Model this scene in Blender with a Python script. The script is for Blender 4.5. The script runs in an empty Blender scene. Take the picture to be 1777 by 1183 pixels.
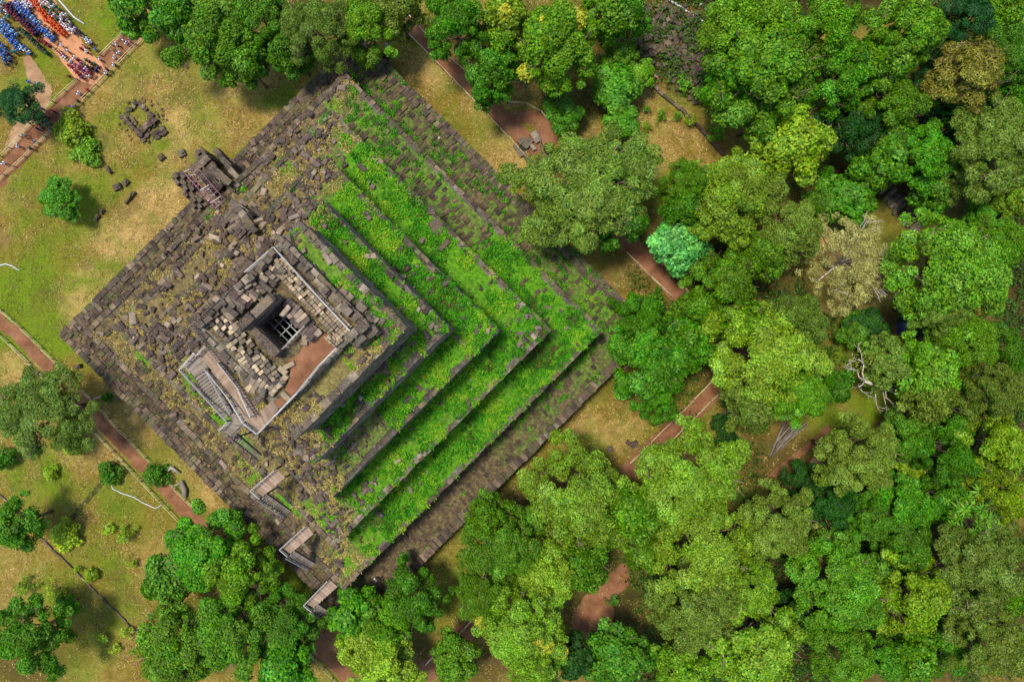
import bpy, bmesh, math, random
import numpy as np
from mathutils import Vector, Matrix, Euler, Quaternion

SC = bpy.context.scene
COL = SC.collection
rng = np.random.default_rng(7)
random.seed(7)

# ------------------------------------------------------------------ survey
H = 109.0            # flying height of the camera, metres
F = 1283.0           # focal length in photo pixels (photo is 1777 px wide)
CU, CV = 888.5, 591.5

def at(u, v, z=0.0):
    """photo reading -> point on the horizontal plane at height z (metres)"""
    k = (H - z) / F
    return Vector(((u - CU) * k, (CV - v) * k, z))

def to_uv(x, y, z):
    k = F / (H - z)
    return CU + x * k, CV - y * k

R2 = math.sqrt(2)
ESE = Vector((1, -1, 0)) / R2       # outward normal of the lower right side
ENE = Vector((1, 1, 0)) / R2        # outward normal of the upper right side
PA0, PB0 = -16.75, -14.95
PC = ESE * PA0 + ENE * PB0          # axis of the pyramid
# top of every tier: height, lower-right, upper-right, lower-left, upper-left edges
TZ = [0.0, 4.0, 9.6, 15.2, 21.0, 27.2, 34.3, 35.6]
_px = [None, (1710, 562, -478, 682), (1619, 471, -427, 724), (1529, 384, -370, 765), (1439, 293, -318, 827),
       (1350, 209, -269, 882), (1275, 138, -240, 908), (1199, 79, -230, 905)]
def _d(val, nad, z): return (val - nad) / R2 * (H - z) / F
TR = [None]
for k in range(1, 8):
    z = TZ[k]; se, ne, sw, nw = _px[k]
    TR.append((_d(nw, 1480, z) - PA0, _d(se, 1480, z) - PA0, _d(sw, 297, z) - PB0, _d(ne, 297, z) - PB0))  # a0,a1,b0,b1
TR[0] = (-31, 31, -31, 31)

def pyr(a, b, z=0.0):
    v = PC + ESE * a + ENE * b
    return Vector((v.x, v.y, z))

def to_ab(x, y):
    d = Vector((x, y, 0)) - PC
    return d.dot(ESE), d.dot(ENE)

# ------------------------------------------------------------------ noise
def _hash(ix, iy, s):
    n = (ix.astype(np.int64) * 374761393 + iy.astype(np.int64) * 668265263 + s * 974711) & 0x7fffffff
    n = ((n ^ (n >> 13)) * 1274126177) & 0x7fffffff
    return ((n ^ (n >> 16)) & 0xffff) / 65535.0

def vnoise(x, y, s=0):
    x = np.asarray(x, float); y = np.asarray(y, float)
    ix = np.floor(x); iy = np.floor(y); fx = x - ix; fy = y - iy
    fx = fx * fx * (3 - 2 * fx); fy = fy * fy * (3 - 2 * fy)
    a = _hash(ix, iy, s); b = _hash(ix + 1, iy, s); c = _hash(ix, iy + 1, s); d = _hash(ix + 1, iy + 1, s)
    return (a * (1 - fx) + b * fx) * (1 - fy) + (c * (1 - fx) + d * fx) * fy

def fbm(x, y, s=0, o=4):
    t = 0; amp = 0.5; f = 1.0; tot = 0
    for i in range(o):
        t = t + amp * vnoise(np.asarray(x) * f, np.asarray(y) * f, s + i * 17); tot += amp
        amp *= 0.5; f *= 2.03
    return t / tot

def sstep(a, b, x):
    t = np.clip((x - a) / (b - a), 0, 1); return t * t * (3 - 2 * t)

# ------------------------------------------------------------------ tags
def tag(o, label=None, cat=None, group=None, kind=None):
    if label: o['label'] = label
    if cat: o['category'] = cat
    if group: o['group'] = group
    if kind: o['kind'] = kind
    return o

def empty(name, loc=(0, 0, 0), rz=0.0, parent=None):
    o = bpy.data.objects.new(name, None); COL.objects.link(o)
    o.location = loc; o.rotation_euler = (0, 0, rz); o.empty_display_size = 0.3
    if parent: o.parent = parent
    return o

def link(name, me, parent=None, loc=None):
    o = bpy.data.objects.new(name, me); COL.objects.link(o)
    if parent: o.parent = parent
    if loc is not None: o.location = loc
    return o

def structure(o):
    o['kind'] = 'structure'; return o

# ------------------------------------------------------------------ mesh building
class MB:
    def __init__(self): self.v = []; self.f = []; self.m = []; self.c = []
    def add(self, verts, faces, mi=0, col=None):
        n = len(self.v)
        self.v += [tuple(p) for p in verts]
        for f in faces:
            self.f.append(tuple(i + n for i in f)); self.m.append(mi)
        self.c += [col if col is not None else (0.5, 0.5, 0.5, 1)] * len(verts)
    def box(self, c, size, rz=0.0, tilt=(0, 0), mi=0, jit=0.0, taper=0.0, col=None):
        sx, sy, sz = size[0] / 2, size[1] / 2, size[2] / 2
        m = Matrix.Translation(Vector(c)) @ Euler((tilt[0], tilt[1], rz)).to_matrix().to_4x4()
        vs = []
        for z in (-1, 1):
            k = 1 - (taper if z > 0 else 0)
            for x, y in ((-1, -1), (1, -1), (1, 1), (-1, 1)):
                p = Vector((x * sx * k, y * sy * k, z * sz))
                if jit: p += Vector((random.uniform(-jit, jit) for _ in range(3)))
                vs.append(m @ p)
        self.add(vs, [(3, 2, 1, 0), (4, 5, 6, 7), (0, 1, 5, 4), (1, 2, 6, 5), (2, 3, 7, 6), (3, 0, 4, 7)], mi, col)
    def bar(self, p, q, w=0.05, h=None, mi=0):
        """rectangular bar from p to q"""
        p = Vector(p); q = Vector(q); h = h or w
        d = (q - p)
        if d.length < 1e-6: return
        d.normalize()
        up = Vector((0, 0, 1)) if abs(d.z) < 0.95 else Vector((1, 0, 0))
        s = d.cross(up).normalized(); t = s.cross(d).normalized()
        vs = []
        for e in (p, q):
            for x, y in ((-1, -1), (1, -1), (1, 1), (-1, 1)):
                vs.append(e + s * (x * w / 2) + t * (y * h / 2))
        self.add(vs, [(3, 2, 1, 0), (4, 5, 6, 7), (0, 1, 5, 4), (1, 2, 6, 5), (2, 3, 7, 6), (3, 0, 4, 7)], mi)
    def tube(self, pts, rad, n=6, mi=0):
        pts = [Vector(p) for p in pts]
        rads = rad if isinstance(rad, (list, tuple)) else [rad] * len(pts)
        rings = []
        base = len(self.v); vs = []
        for i, p in enumerate(pts):
            d = (pts[min(i + 1, len(pts) - 1)] - pts[max(i - 1, 0)]).normalized()
            up = Vector((0, 0, 1)) if abs(d.z) < 0.9 else Vector((1, 0, 0))
            s = d.cross(up).normalized(); t = s.cross(d).normalized()
            for k in range(n):
                a = 2 * math.pi * k / n
                vs.append(p + (s * math.cos(a) + t * math.sin(a)) * rads[i])
        fs = []
        for i in range(len(pts) - 1):
            for k in range(n):
                k2 = (k + 1) % n
                fs.append((i * n + k, i * n + k2, (i + 1) * n + k2, (i + 1) * n + k))
        fs.append(tuple(range(n))[::-1]); fs.append(tuple((len(pts) - 1) * n + k for k in range(n)))
        self.add(vs, fs, mi)
    def mesh(self, name, mats, smooth=False):
        me = bpy.data.meshes.new(name)
        me.from_pydata(self.v, [], self.f); 
        for m in (mats if isinstance(mats, (list, tuple)) else [mats]): me.materials.append(m)
        if isinstance(mats, (list, tuple)) and len(mats) > 1: me.polygons.foreach_set('material_index', self.m)
        if smooth: me.polygons.foreach_set('use_smooth', [True] * len(me.polygons))
        me.update(); return me
    def build(self, name, mats, parent=None, smooth=False):
        return link(name, self.mesh(name, mats, smooth), parent)

def quads_mesh(name, verts, nq, mat, tint=None):
    """verts (nq*4,3) -> mesh of separate quads, optional per-quad tint"""
    me = bpy.data.meshes.new(name)
    me.vertices.add(nq * 4); me.vertices.foreach_set('co', verts.astype(np.float32).ravel())
    me.loops.add(nq * 4); me.loops.foreach_set('vertex_index', np.arange(nq * 4, dtype=np.int32))
    me.polygons.add(nq); me.polygons.foreach_set('loop_start', np.arange(0, nq * 4, 4, dtype=np.int32))
    me.materials.append(mat)
    if tint is not None:
        at_ = me.attributes.new('tint', 'FLOAT', 'POINT')
        at_.data.foreach_set('value', np.repeat(tint, 4).astype(np.float32))
    me.update(calc_edges=True)
    return me

def unit(a): return a / (np.linalg.norm(a, axis=1, keepdims=True) + 1e-9)

def leaf_quads(P, N, L, W, fold=0.25, T=None, g=None):
    """folded leaf shaped quads. P centres, N normals, L length, W width"""
    g = g or rng
    n = len(P); N = unit(N)
    if T is None: T = g.normal(size=(n, 3))
    T = unit(T - N * np.sum(T * N, axis=1, keepdims=True)); B = np.cross(N, T)
    L = np.broadcast_to(L, (n,))[:, None]; W = np.broadcast_to(W, (n,))[:, None]
    v = np.empty((n, 4, 3))
    v[:, 0] = P - T * L * 0.5
    v[:, 1] = P + B * W * 0.5 + N * W * fold
    v[:, 2] = P + T * L * 0.5 - N * L * 0.12
    v[:, 3] = P - B * W * 0.5 + N * W * fold
    return v.reshape(-1, 3)

# ------------------------------------------------------------------ materials
def lin(r, g, b):
    f = lambda c: (c / 255 / 12.92) if c / 255 <= 0.04045 else ((c / 255 + 0.055) / 1.055) ** 2.4
    return (f(r), f(g), f(b), 1)

class NT:
    def __init__(self, name):
        self.m = bpy.data.materials.new(name); self.m.use_nodes = True
        self.t = self.m.node_tree; self.t.nodes.clear()
        self.out = self.n('ShaderNodeOutputMaterial')
    def n(self, typ, **kw):
        nd = self.t.nodes.new(typ)
        for k, v in kw.items(): setattr(nd, k, v)
        return nd
    def l(self, a, b): self.t.links.new(a, b)
    def inp(self, sock, v):
        if hasattr(v, 'is_linked') or isinstance(v, bpy.types.NodeSocket): self.l(v, sock)
        else: sock.default_value = v
    def coord(self, kind='Object'): return self.n('ShaderNodeTexCoord').outputs[kind]
    def pos(self): return self.n('ShaderNodeNewGeometry').outputs['Position']
    def noise(self, scale, detail=4, rough=0.6, vec=None, dist=0.0):
        nd = self.n('ShaderNodeTexNoise'); nd.inputs['Scale'].default_value = scale
        nd.inputs['Detail'].default_value = detail; nd.inputs['Roughness'].default_value = rough
        nd.inputs['Distortion'].default_value = dist
        self.l(vec if vec is not None else self.pos(), nd.inputs['Vector']); return nd.outputs['Fac']
    def vor(self, scale, vec=None, feature='F1', out='Distance'):
        nd = self.n('ShaderNodeTexVoronoi', feature=feature); nd.inputs['Scale'].default_value = scale
        self.l(vec if vec is not None else self.pos(), nd.inputs['Vector']); return nd.outputs[out]
    def ramp(self, fac, stops, interp='LINEAR'):
        nd = self.n('ShaderNodeValToRGB'); cr = nd.color_ramp; cr.interpolation = interp
        while len(cr.elements) < len(stops): cr.elements.new(0.5)
        for e, (p, c) in zip(cr.elements, stops):
            e.position = p; e.color = c if isinstance(c, tuple) else (c, c, c, 1)
        self.l(fac, nd.inputs['Fac']); return nd.outputs['Color']
    def mix(self, fac, a, b, blend='MIX'):
        nd = self.n('ShaderNodeMix', data_type='RGBA', blend_type=blend)
        self.inp(nd.inputs[0], fac); self.inp(nd.inputs[6], a); self.inp(nd.inputs[7], b)
        return nd.outputs[2]
    def math(self, op, a, b=0.5, clamp=False):
        nd = self.n('ShaderNodeMath', operation=op); nd.use_clamp = clamp
        self.inp(nd.inputs[0], a); self.inp(nd.inputs[1], b); return nd.outputs[0]
    def mapr(self, v, a, b, c, d):
        nd = self.n('ShaderNodeMapRange'); self.inp(nd.inputs[0], v)
        for i, x in zip((1, 2, 3, 4), (a, b, c, d)): nd.inputs[i].default_value = x
        return nd.outputs[0]
    def attr(self, name, typ='GEOMETRY', out='Color'):
        nd = self.n('ShaderNodeAttribute', attribute_name=name, attribute_type=typ); return nd.outputs[out]
    def sep(self, c):
        nd = self.n('ShaderNodeSeparateColor'); self.l(c, nd.inputs[0]); return nd.outputs
    def island(self): return self.n('ShaderNodeNewGeometry').outputs['Random Per Island']
    def bump(self, h, strength=0.5, dist=0.05):
        nd = self.n('ShaderNodeBump'); nd.inputs['Strength'].default_value = strength; nd.inputs['Distance'].default_value = dist
        self.l(h, nd.inputs['Height']); return nd.outputs['Normal']
    def hsv(self, c, h=0.5, s=1.0, v=1.0):
        nd = self.n('ShaderNodeHueSaturation'); self.inp(nd.inputs['Hue'], h); self.inp(nd.inputs['Saturation'], s); self.inp(nd.inputs['Value'], v)
        self.inp(nd.inputs['Color'], c); return nd.outputs['Color']
    def done(self, color, rough=0.9, spec=0.2, normal=None, metal=0.0):
        p = self.n('ShaderNodeBsdfPrincipled')
        self.inp(p.inputs['Base Color'], color); self.inp(p.inputs['Roughness'], rough)
        p.inputs['Specular IOR Level'].default_value = spec; p.inputs['Metallic'].default_value = metal
        if normal is not None: self.l(normal, p.inputs['Normal'])
        self.l(p.outputs[0], self.out.inputs['Surface']); self.p = p
        return self.m

def block_material(name, c_dark, c_mid, c_light, lichen=0.25, moss=0.0, scale=1.0):
    """stone blocks: every block its own shade, lichen and dirt in patches"""
    t = NT(name); r = t.island()
    base = t.ramp(r, [(0.0, c_dark), (0.45, c_mid), (0.8, c_mid), (1.0, c_light)])
    n1 = t.noise(1.1 * scale, 5, 0.65); n2 = t.noise(7 * scale, 4, 0.7)
    base = t.mix(t.mapr(n1, 0.35, 0.65, 0.0, 0.7), base, c_dark)
    base = t.mix(t.mapr(t.noise(.6, 5, .75), 0.5, 0.64, 0, .55), base, lin(112, 92, 62))
    base = t.mix(t.mapr(n2, 0.52, 0.72, 0.0, lichen), base, lin(176, 166, 146))
    if moss:
        n3 = t.noise(0.5, 4, 0.7); base = t.mix(t.mapr(n3, 0.5, 0.65, 0.0, moss), base, lin(84, 108, 36))
    h = t.noise(9 * scale, 5, 0.7)
    return t.done(base, 0.92, 0.2, t.bump(h, 0.6, 0.06))

M = {}
M['laterite'] = block_material('laterite_blocks', lin(48, 38, 32), lin(88, 72, 60), lin(144, 122, 96), 0.2, 0.25)
M['laterite_brown'] = block_material('brown_paving_blocks', lin(42, 33, 27), lin(76, 60, 45), lin(126, 102, 72), 0.2, 0.25)
M['rubble'] = block_material('fallen_block_stone', lin(48, 38, 33), lin(88, 72, 61), lin(150, 129, 106), 0.25)
M['sandstone'] = block_material('tan_sandstone', lin(100, 86, 70), lin(150, 130, 100), lin(206, 182, 142), 0.25)
M['sandstone_grey'] = block_material('grey_sandstone', lin(52, 45, 38), lin(96, 84, 70), lin(156, 140, 116), 0.4)
M['purple_slab'] = block_material('purple_sandstone', lin(48, 39, 34), lin(86, 71, 60), lin(130, 112, 92), 0.4)
M['grey_stone'] = block_material('grey_weathered_stone', lin(60, 53, 44), lin(104, 94, 80), lin(158, 147, 128), 0.3)

def wood_material(name, c1, c2):
    t = NT(name); r = t.island()
    n = t.noise(3.5, 5, 0.7)
    c = t.mix(r, c1, c2); c = t.mix(t.mapr(n, 0.4, 0.75, 0, 0.5), c, lin(96, 82, 72))
    return t.done(c, 0.8, 0.25, t.bump(t.noise(16, 3, 0.6), 0.3, 0.02))
M['plank'] = wood_material('deck_planks', lin(122, 98, 78), lin(156, 132, 108))
M['plank_grey'] = wood_material('weathered_planks', lin(112, 100, 88), lin(146, 132, 118))
M['rail_pale'] = wood_material('pale_timber_rail', lin(140, 132, 122), lin(170, 162, 152))
M['rail_dark'] = wood_material('dark_timber', lin(60, 54, 52), lin(92, 84, 80))
M['bamboo'] = wood_material('bamboo_pole', lin(196, 182, 120), lin(222, 210, 160))
M['post'] = wood_material('fence_post_timber', lin(74, 56, 44), lin(110, 84, 64))
M['scaffold'] = wood_material('scaffold_pole', lin(104, 58, 60), lin(150, 100, 98))
M['scaffold_pale'] = wood_material('pale_scaffold_pole', lin(150, 130, 126), lin(206, 194, 190))
M['bark_pale'] = wood_material('pale_bark', lin(176, 160, 140), lin(206, 192, 174))
M['bark'] = wood_material('brown_bark', lin(92, 74, 58), lin(132, 110, 88))
M['deadwood'] = wood_material('grey_deadwood', lin(96, 86, 76), lin(140, 128, 116))

def plain(name, c, rough=0.8, spec=0.25, metal=0.0, var=0.15):
    t = NT(name); n = t.noise(2.3, 4, 0.6)
    col = t.hsv(c, 0.5, 1.0, t.mapr(n, 0.3, 0.7, 1 - var, 1 + var))
    return t.done(col, rough, spec, None, metal)
M['steel'] = plain('galvanised_steel', lin(150, 156, 146), 0.5, 0.5, 0.0)
M['pipe'] = plain('grey_pipe_plastic', lin(186, 190, 190), 0.5, 0.4)
M['teal_cloth'] = plain('teal_tarpaulin', lin(24, 140, 110), 0.7)
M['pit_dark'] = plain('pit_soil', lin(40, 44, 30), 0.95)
M['concrete'] = plain('pale_concrete', lin(176, 174, 168), 0.9)

def leaf_material():
    """foliage colour comes from the tree itself (object colour), varied leaf by leaf and clump by clump"""
    t = NT('foliage')
    oc = t.n('ShaderNodeObjectInfo').outputs['Color']
    r = t.island(); tint = t.attr('tint', 'GEOMETRY', 'Fac')
    n = t.noise(0.33, 3, 0.6)
    hue = t.math('ADD', t.mapr(r, 0, 1, 0.520, 0.470), t.mapr(n, 0.3, 0.7, -0.014, 0.01))
    val = t.math('MULTIPLY', t.mapr(r, 0, 1, 0.5, 1.6), t.math('MULTIPLY', t.mapr(tint, 0, 1, 0.66, 1.38), t.mapr(n, .32, .68, .72, 1.25)))
    c = t.hsv(oc, hue, t.mapr(tint, 0, 1, 1.06, 0.94), val)
    yel = t.attr('flower', 'OBJECT', 'Fac')
    c = t.mix(t.math('MULTIPLY', yel, t.mapr(tint, 0.86, 0.92, 0, 1)), c, lin(184, 180, 44))
    p = t.n('ShaderNodeBsdfPrincipled'); t.l(c, p.inputs['Base Color'])
    p.inputs['Roughness'].default_value = 0.55; p.inputs['Specular IOR Level'].default_value = 0.22
    tr = t.n('ShaderNodeBsdfTranslucent'); t.l(t.hsv(c, 0.485, 1.1, 1.15), tr.inputs['Color'])
    mx = t.n('ShaderNodeMixShader'); mx.inputs[0].default_value = 0.3
    t.l(p.outputs[0], mx.inputs[1]); t.l(tr.outputs[0], mx.inputs[2]); t.l(mx.outputs[0], t.out.inputs['Surface'])
    return t.m
M['leaf'] = leaf_material()
# ------------------------------------------------------------------ ground
# (u, v, ru, rv, weight) patches read from the photo, as places on the ground
GREEN = [(55, 525, 75, 95, 1.0), (110, 590, 60, 50, .8), (250, 300, 70, 40, .6), (175, 330, 60, 40, .6), (60, 300, 60, 60, .55),
         (135, 255, 60, 50, .6), (60, 135, 40, 60, .5), (120, 170, 35, 45, .6), (280, 240, 25, 30, .5), (180, 990, 50, 60, .55), (210, 1060, 60, 50, .45),
         (110, 1010, 60, 60, .55), (170, 620, 30, 40, .5), (490, 980, 60, 60, .4), (70, 840, 60, 40, .35), (1500, 590, 60, 50, .9),
         (1460, 730, 110, 50, .5), (1640, 370, 60, 40, .8), (1510, 700, 50, 50, .6), (480, 165, 60, 30, .5), (200, 210, 50, 40, .45), (30, 380, 40, 60, .5),
         (1000, 780, 60, 40, .3), (1160, 330, 30, 60, .3), (190, 60, 40, 40, .5), (95, 1150, 60, 30, .2), (330, 870, 30, 30, .4)]
STRAW = [(140, 510, 60, 50, 1.0), (230, 430, 90, 60, .8), (400, 130, 90, 60, .7), (300, 140, 60, 60, .5), (330, 210, 60, 50, .6), (290, 340, 50, 60, .6),
         (40, 640, 60, 40, .6), (270, 690, 50, 60, .7), (1180, 260, 80, 70, .4), (1130, 200, 60, 60, .3), (750, 120, 60, 60, .6),
         (340, 830, 50, 50, .5), (1480, 470, 90, 90, .8), (1050, 740, 60, 40, .6), (150, 780, 60, 60, .5), (250, 560, 1, 1, 0), (870, 260, 60, 60, .4), (500, 190, 80, 40, .6)]
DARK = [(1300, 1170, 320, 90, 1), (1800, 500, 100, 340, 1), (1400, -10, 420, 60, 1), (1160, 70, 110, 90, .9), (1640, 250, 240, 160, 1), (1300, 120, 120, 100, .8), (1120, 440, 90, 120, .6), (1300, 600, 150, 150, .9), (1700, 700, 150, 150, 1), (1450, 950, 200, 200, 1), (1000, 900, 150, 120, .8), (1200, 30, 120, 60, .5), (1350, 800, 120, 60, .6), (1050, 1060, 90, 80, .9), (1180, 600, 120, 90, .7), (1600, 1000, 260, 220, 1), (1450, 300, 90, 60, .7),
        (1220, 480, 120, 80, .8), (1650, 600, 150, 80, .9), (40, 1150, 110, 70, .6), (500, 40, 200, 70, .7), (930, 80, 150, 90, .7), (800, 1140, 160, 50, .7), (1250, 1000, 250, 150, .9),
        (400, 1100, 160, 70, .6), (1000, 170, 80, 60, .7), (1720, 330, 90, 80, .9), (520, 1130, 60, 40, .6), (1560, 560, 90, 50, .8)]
def patches(lst, U, V, soft=0.6):
    out = np.zeros_like(U)
    for u, v, ru, rv, w in lst:
        d = np.sqrt(((U - u) / ru) ** 2 + ((V - v) / rv) ** 2)
        out = np.maximum(out, w * sstep(1.25 + soft * 0, 1 - soft, d))
    return out

def ground_masks(X, Y):
    U = CU + X * F / H; V = CV - Y * F / H
    n1 = fbm(X * 0.11, Y * 0.11, 3); n2 = fbm(X * 0.45, Y * 0.45, 9)
    wx = (fbm(X * 0.2, Y * 0.2, 21) - .5) * 70; wy = (fbm(X * 0.2, Y * 0.2, 33) - .5) * 70
    g = patches(GREEN, U + wx, V + wy) + (n1 - 0.5) * 1.5 + (n2 - 0.5) * 1.3 + 0.24
    s = patches(STRAW, U + wx, V + wy) + (n2 - 0.5) * 0.9 + (fbm(X * .2, Y * .2, 51) - .5) * 1.3 + .16
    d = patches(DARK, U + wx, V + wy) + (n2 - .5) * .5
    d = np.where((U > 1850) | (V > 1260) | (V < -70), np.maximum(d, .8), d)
    return np.clip(g, 0, 1), np.clip(s, 0, 1), np.clip(d, 0, 1)

def grid_mesh(name, xs, ys, zf, attr, mat):
    nx, ny = len(xs), len(ys)
    X, Y = np.meshgrid(xs, ys)
    Z = zf(X, Y)
    me = bpy.data.meshes.new(name)
    me.vertices.add(nx * ny); me.vertices.foreach_set('co', np.stack([X, Y, Z], -1).astype(np.float32).ravel())
    i = (np.arange(ny - 1)[:, None] * nx + np.arange(nx - 1)[None, :]).ravel()
    q = np.stack([i, i + 1, i + 1 + nx, i + nx], -1).astype(np.int32)
    me.loops.add(q.size); me.loops.foreach_set('vertex_index', q.ravel())
    me.polygons.add(len(q)); me.polygons.foreach_set('loop_start', np.arange(0, q.size, 4, dtype=np.int32))
    me.polygons.foreach_set('use_smooth', np.ones(len(q), dtype=bool))
    if attr is not None:
        c = np.stack([a.ravel() for a in attr(X, Y)] + [np.ones(nx * ny)], -1)
        ca = me.attributes.new('cover', 'FLOAT_COLOR', 'POINT'); ca.data.foreach_set('color', c.astype(np.float32).ravel())
    me.materials.append(mat); me.update(calc_edges=True)
    return me

def ground_material():
    t = NT('grassland'); s = t.sep(t.attr('cover'))
    p = t.pos()
    mp = t.n('ShaderNodeMapping'); mp.inputs['Scale'].default_value = (1, 2.4, 1); mp.inputs['Rotation'].default_value = (0, 0, 0.9); t.l(p, mp.inputs[0])
    f = t.noise(2.2, 7, 0.82, mp.outputs[0], 0.8); f2 = t.noise(0.9, 4, 0.7); f3 = t.noise(8, 3, 0.7)
    straw = t.ramp(f, [(0.25, lin(104, 80, 38)), (0.40, lin(156, 122, 60)), (0.52, lin(198, 162, 96)), (0.68, lin(236, 206, 148))])
    olive = t.ramp(f, [(0.25, lin(70, 60, 20)), (0.48, lin(122, 102, 36)), (0.70, lin(170, 142, 60))])
    green = t.ramp(f, [(0.25, lin(54, 78, 10)), (0.48, lin(100, 124, 20)), (0.70, lin(150, 160, 40))])
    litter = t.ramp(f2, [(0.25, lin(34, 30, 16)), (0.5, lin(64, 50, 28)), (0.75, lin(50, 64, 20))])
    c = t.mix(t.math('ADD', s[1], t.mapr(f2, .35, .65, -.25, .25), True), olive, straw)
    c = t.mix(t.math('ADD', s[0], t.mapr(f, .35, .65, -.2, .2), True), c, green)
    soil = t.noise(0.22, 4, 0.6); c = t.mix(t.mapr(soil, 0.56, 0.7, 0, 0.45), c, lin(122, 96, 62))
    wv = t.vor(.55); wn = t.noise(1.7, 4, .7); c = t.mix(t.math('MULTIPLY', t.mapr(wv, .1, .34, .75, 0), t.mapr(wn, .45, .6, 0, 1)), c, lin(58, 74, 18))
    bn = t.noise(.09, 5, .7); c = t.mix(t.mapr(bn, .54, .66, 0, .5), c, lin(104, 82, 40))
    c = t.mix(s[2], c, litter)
    c = t.mix(t.mapr(f3, 0.36, 0.6, 0.45, 0), c, lin(50, 46, 18))
    return t.done(c, 0.95, 0.1, t.bump(t.math('ADD', f, t.math('MULTIPLY', f3, .6)), 0.9, 0.18))
M['ground'] = ground_material()
_x = np.concatenate([np.linspace(-420, -92, 24)[:-1], np.arange(-92, 92.01, 0.42), np.linspace(92, 420, 24)[1:]])
_y = np.concatenate([np.linspace(-400, -66, 24)[:-1], np.arange(-66, 66.01, 0.42), np.linspace(66, 400, 24)[1:]])
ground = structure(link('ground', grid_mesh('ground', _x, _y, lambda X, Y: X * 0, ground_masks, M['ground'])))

# ------------------------------------------------------------------ paths
def dirt_material(name, c1, c2, c3):
    t = NT(name); n = t.noise(0.5, 5, 0.65); n2 = t.noise(6, 4, 0.7)
    c = t.ramp(n, [(0.28, c1), (0.5, c2), (0.75, c3)])
    c = t.mix(t.mapr(n2, .3, .7, .25, 0), c, c1)
    peb = t.vor(3.2); c = t.mix(t.mapr(peb, .02, .1, .45, 0), c, lin(180, 152, 122))
    c = t.mix(t.mapr(t.noise(1.4, 5, .75), .54, .66, 0, .6), c, lin(104, 92, 42))
    return t.done(c, 0.95, 0.1, t.bump(n2, 0.4, 0.03))
M['red_dirt'] = dirt_material('red_dirt', lin(88, 56, 38), lin(126, 84, 58), lin(152, 110, 80))
M['orange_dirt'] = dirt_material('orange_dirt', lin(150, 100, 68), lin(182, 128, 90), lin(198, 148, 110))
M['brown_dirt'] = dirt_material('brown_dirt', lin(120, 90, 62), lin(150, 116, 84), lin(172, 138, 104))

def ribbon(name, pts, w, mat, z=0.012, seed=0, step=0.35):
    """winding strip of worn earth with an uneven edge"""
    P = [at(*p) for p in pts]; out = []
    for a, b in zip(P[:-1], P[1:]):
        n = max(1, int((b - a).length / step))
        out += [a.lerp(b, i / n) for i in range(n)]
    out.append(P[-1])
    verts = []; faces = []
    for i, p in enumerate(out):
        d = (out[min(i + 1, len(out) - 1)] - out[max(0, i - 1)]).normalized(); s = Vector((-d.y, d.x, 0))
        ww = w if not callable(w) else w(i / (len(out) - 1))
        l = ww / 2 * (1 + 0.75 * (float(fbm(i * .5, seed, 5)) - .5)) ; r = ww / 2 * (1 + 0.75 * (float(fbm(i * .5, seed + 40, 5)) - .5))
        for k in (-1, -.35, .35, 1):
            q = p + s * (k * (l if k < 0 else r)); verts.append((q.x, q.y, z))
        if i:
            for k in range(3):
                b = (i - 1) * 4 + k; faces.append((b, b + 4, b + 5, b + 1))
    mb = MB(); mb.add(verts, faces)
    o = structure(mb.build(name, mat)); return o

def blob(name, pts, mat, z=0.016, jit=6, seed=1):
    """flat patch of bare earth with a ragged outline"""
    out = []
    n = len(pts)
    for i in range(n):
        a = Vector(pts[i] + (0,)); b = Vector(pts[(i + 1) % n] + (0,))
        m = max(1, int((b - a).length / 9))
        for k in range(m):
            q = a.lerp(b, k / m); q.x += (float(fbm(q.x * .06, q.y * .06, seed)) - .5) * jit * 2.5; q.y += (float(fbm(q.x * .06, q.y * .06, seed + 5)) - .5) * jit * 2.5
            out.append(at(q.x, q.y, z))
    bm = bmesh.new(); vs = [bm.verts.new(p) for p in out]; f = bm.faces.new(vs)
    if f.normal.z < 0: f.normal_flip()
    bmesh.ops.triangulate(bm, faces=[f]); bm.normal_update()
    for f in bm.faces:
        if f.normal.z < 0: f.normal_flip()
    me = bpy.data.meshes.new(name); bm.to_mesh(me); bm.free(); me.materials.append(mat)
    return structure(link(name, me))

PATH_L = [(-40, 522), (30, 582), (100, 652), (180, 737), (260, 822), (340, 905), (450, 1016), (560, 1128), (640, 1215)]
PATH_T = [(-40, 345), (20, 282), (80, 217), (150, 142), (205, 88), (262, 34), (320, -30)]
PATH_R = [(676, 6), (720, 50), (830, 162), (1000, 332), (1160, 492), (1308, 640)]
PATH_B = [(1308, 612), (1190, 724), (1100, 808), (960, 948), (800, 1104), (700, 1205)]
ribbon('path', PATH_L, 1.9, M['red_dirt'], .012, 1)
ribbon('path', PATH_T, 2.7, M['red_dirt'], .012, 2)
ribbon('path', PATH_R, 2.4, M['red_dirt'], .012, 3)
ribbon('path', PATH_B, 2.7, M['red_dirt'], .024, 4)
blob('dirt_road', [(70, -40), (112, 30), (150, 80), (176, 108), (186, 128), (160, 150), (132, 138), (108, 108), (72, 62), (30, 22), (-10, -20)], M['orange_dirt'], .020, 4)
blob('dirt_patch', [(886, 196), (930, 190), (968, 226), (966, 250), (948, 262), (925, 215), (890, 214)], M['red_dirt'], .020, 3, 8)
ribbon('footpath', [(46, 98), (60, 132), (72, 160), (56, 200), (30, 240), (10, 268)], lambda t: 1.1 + 2.2 * math.sin(t * 3.1), M['brown_dirt'], .008, 6)
blob('dirt_patch', [(990, 1080), (1010, 1040), (1050, 1000), (1088, 972), (1090, 1010), (1070, 1040), (1060, 1090), (1010, 1110)], M['red_dirt'], .010, 8, 12)
ribbon('footpath', [(1320, 842), (1370, 800), (1420, 762), (1440, 740)], 0.9, M['red_dirt'], .008, 9)
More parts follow.
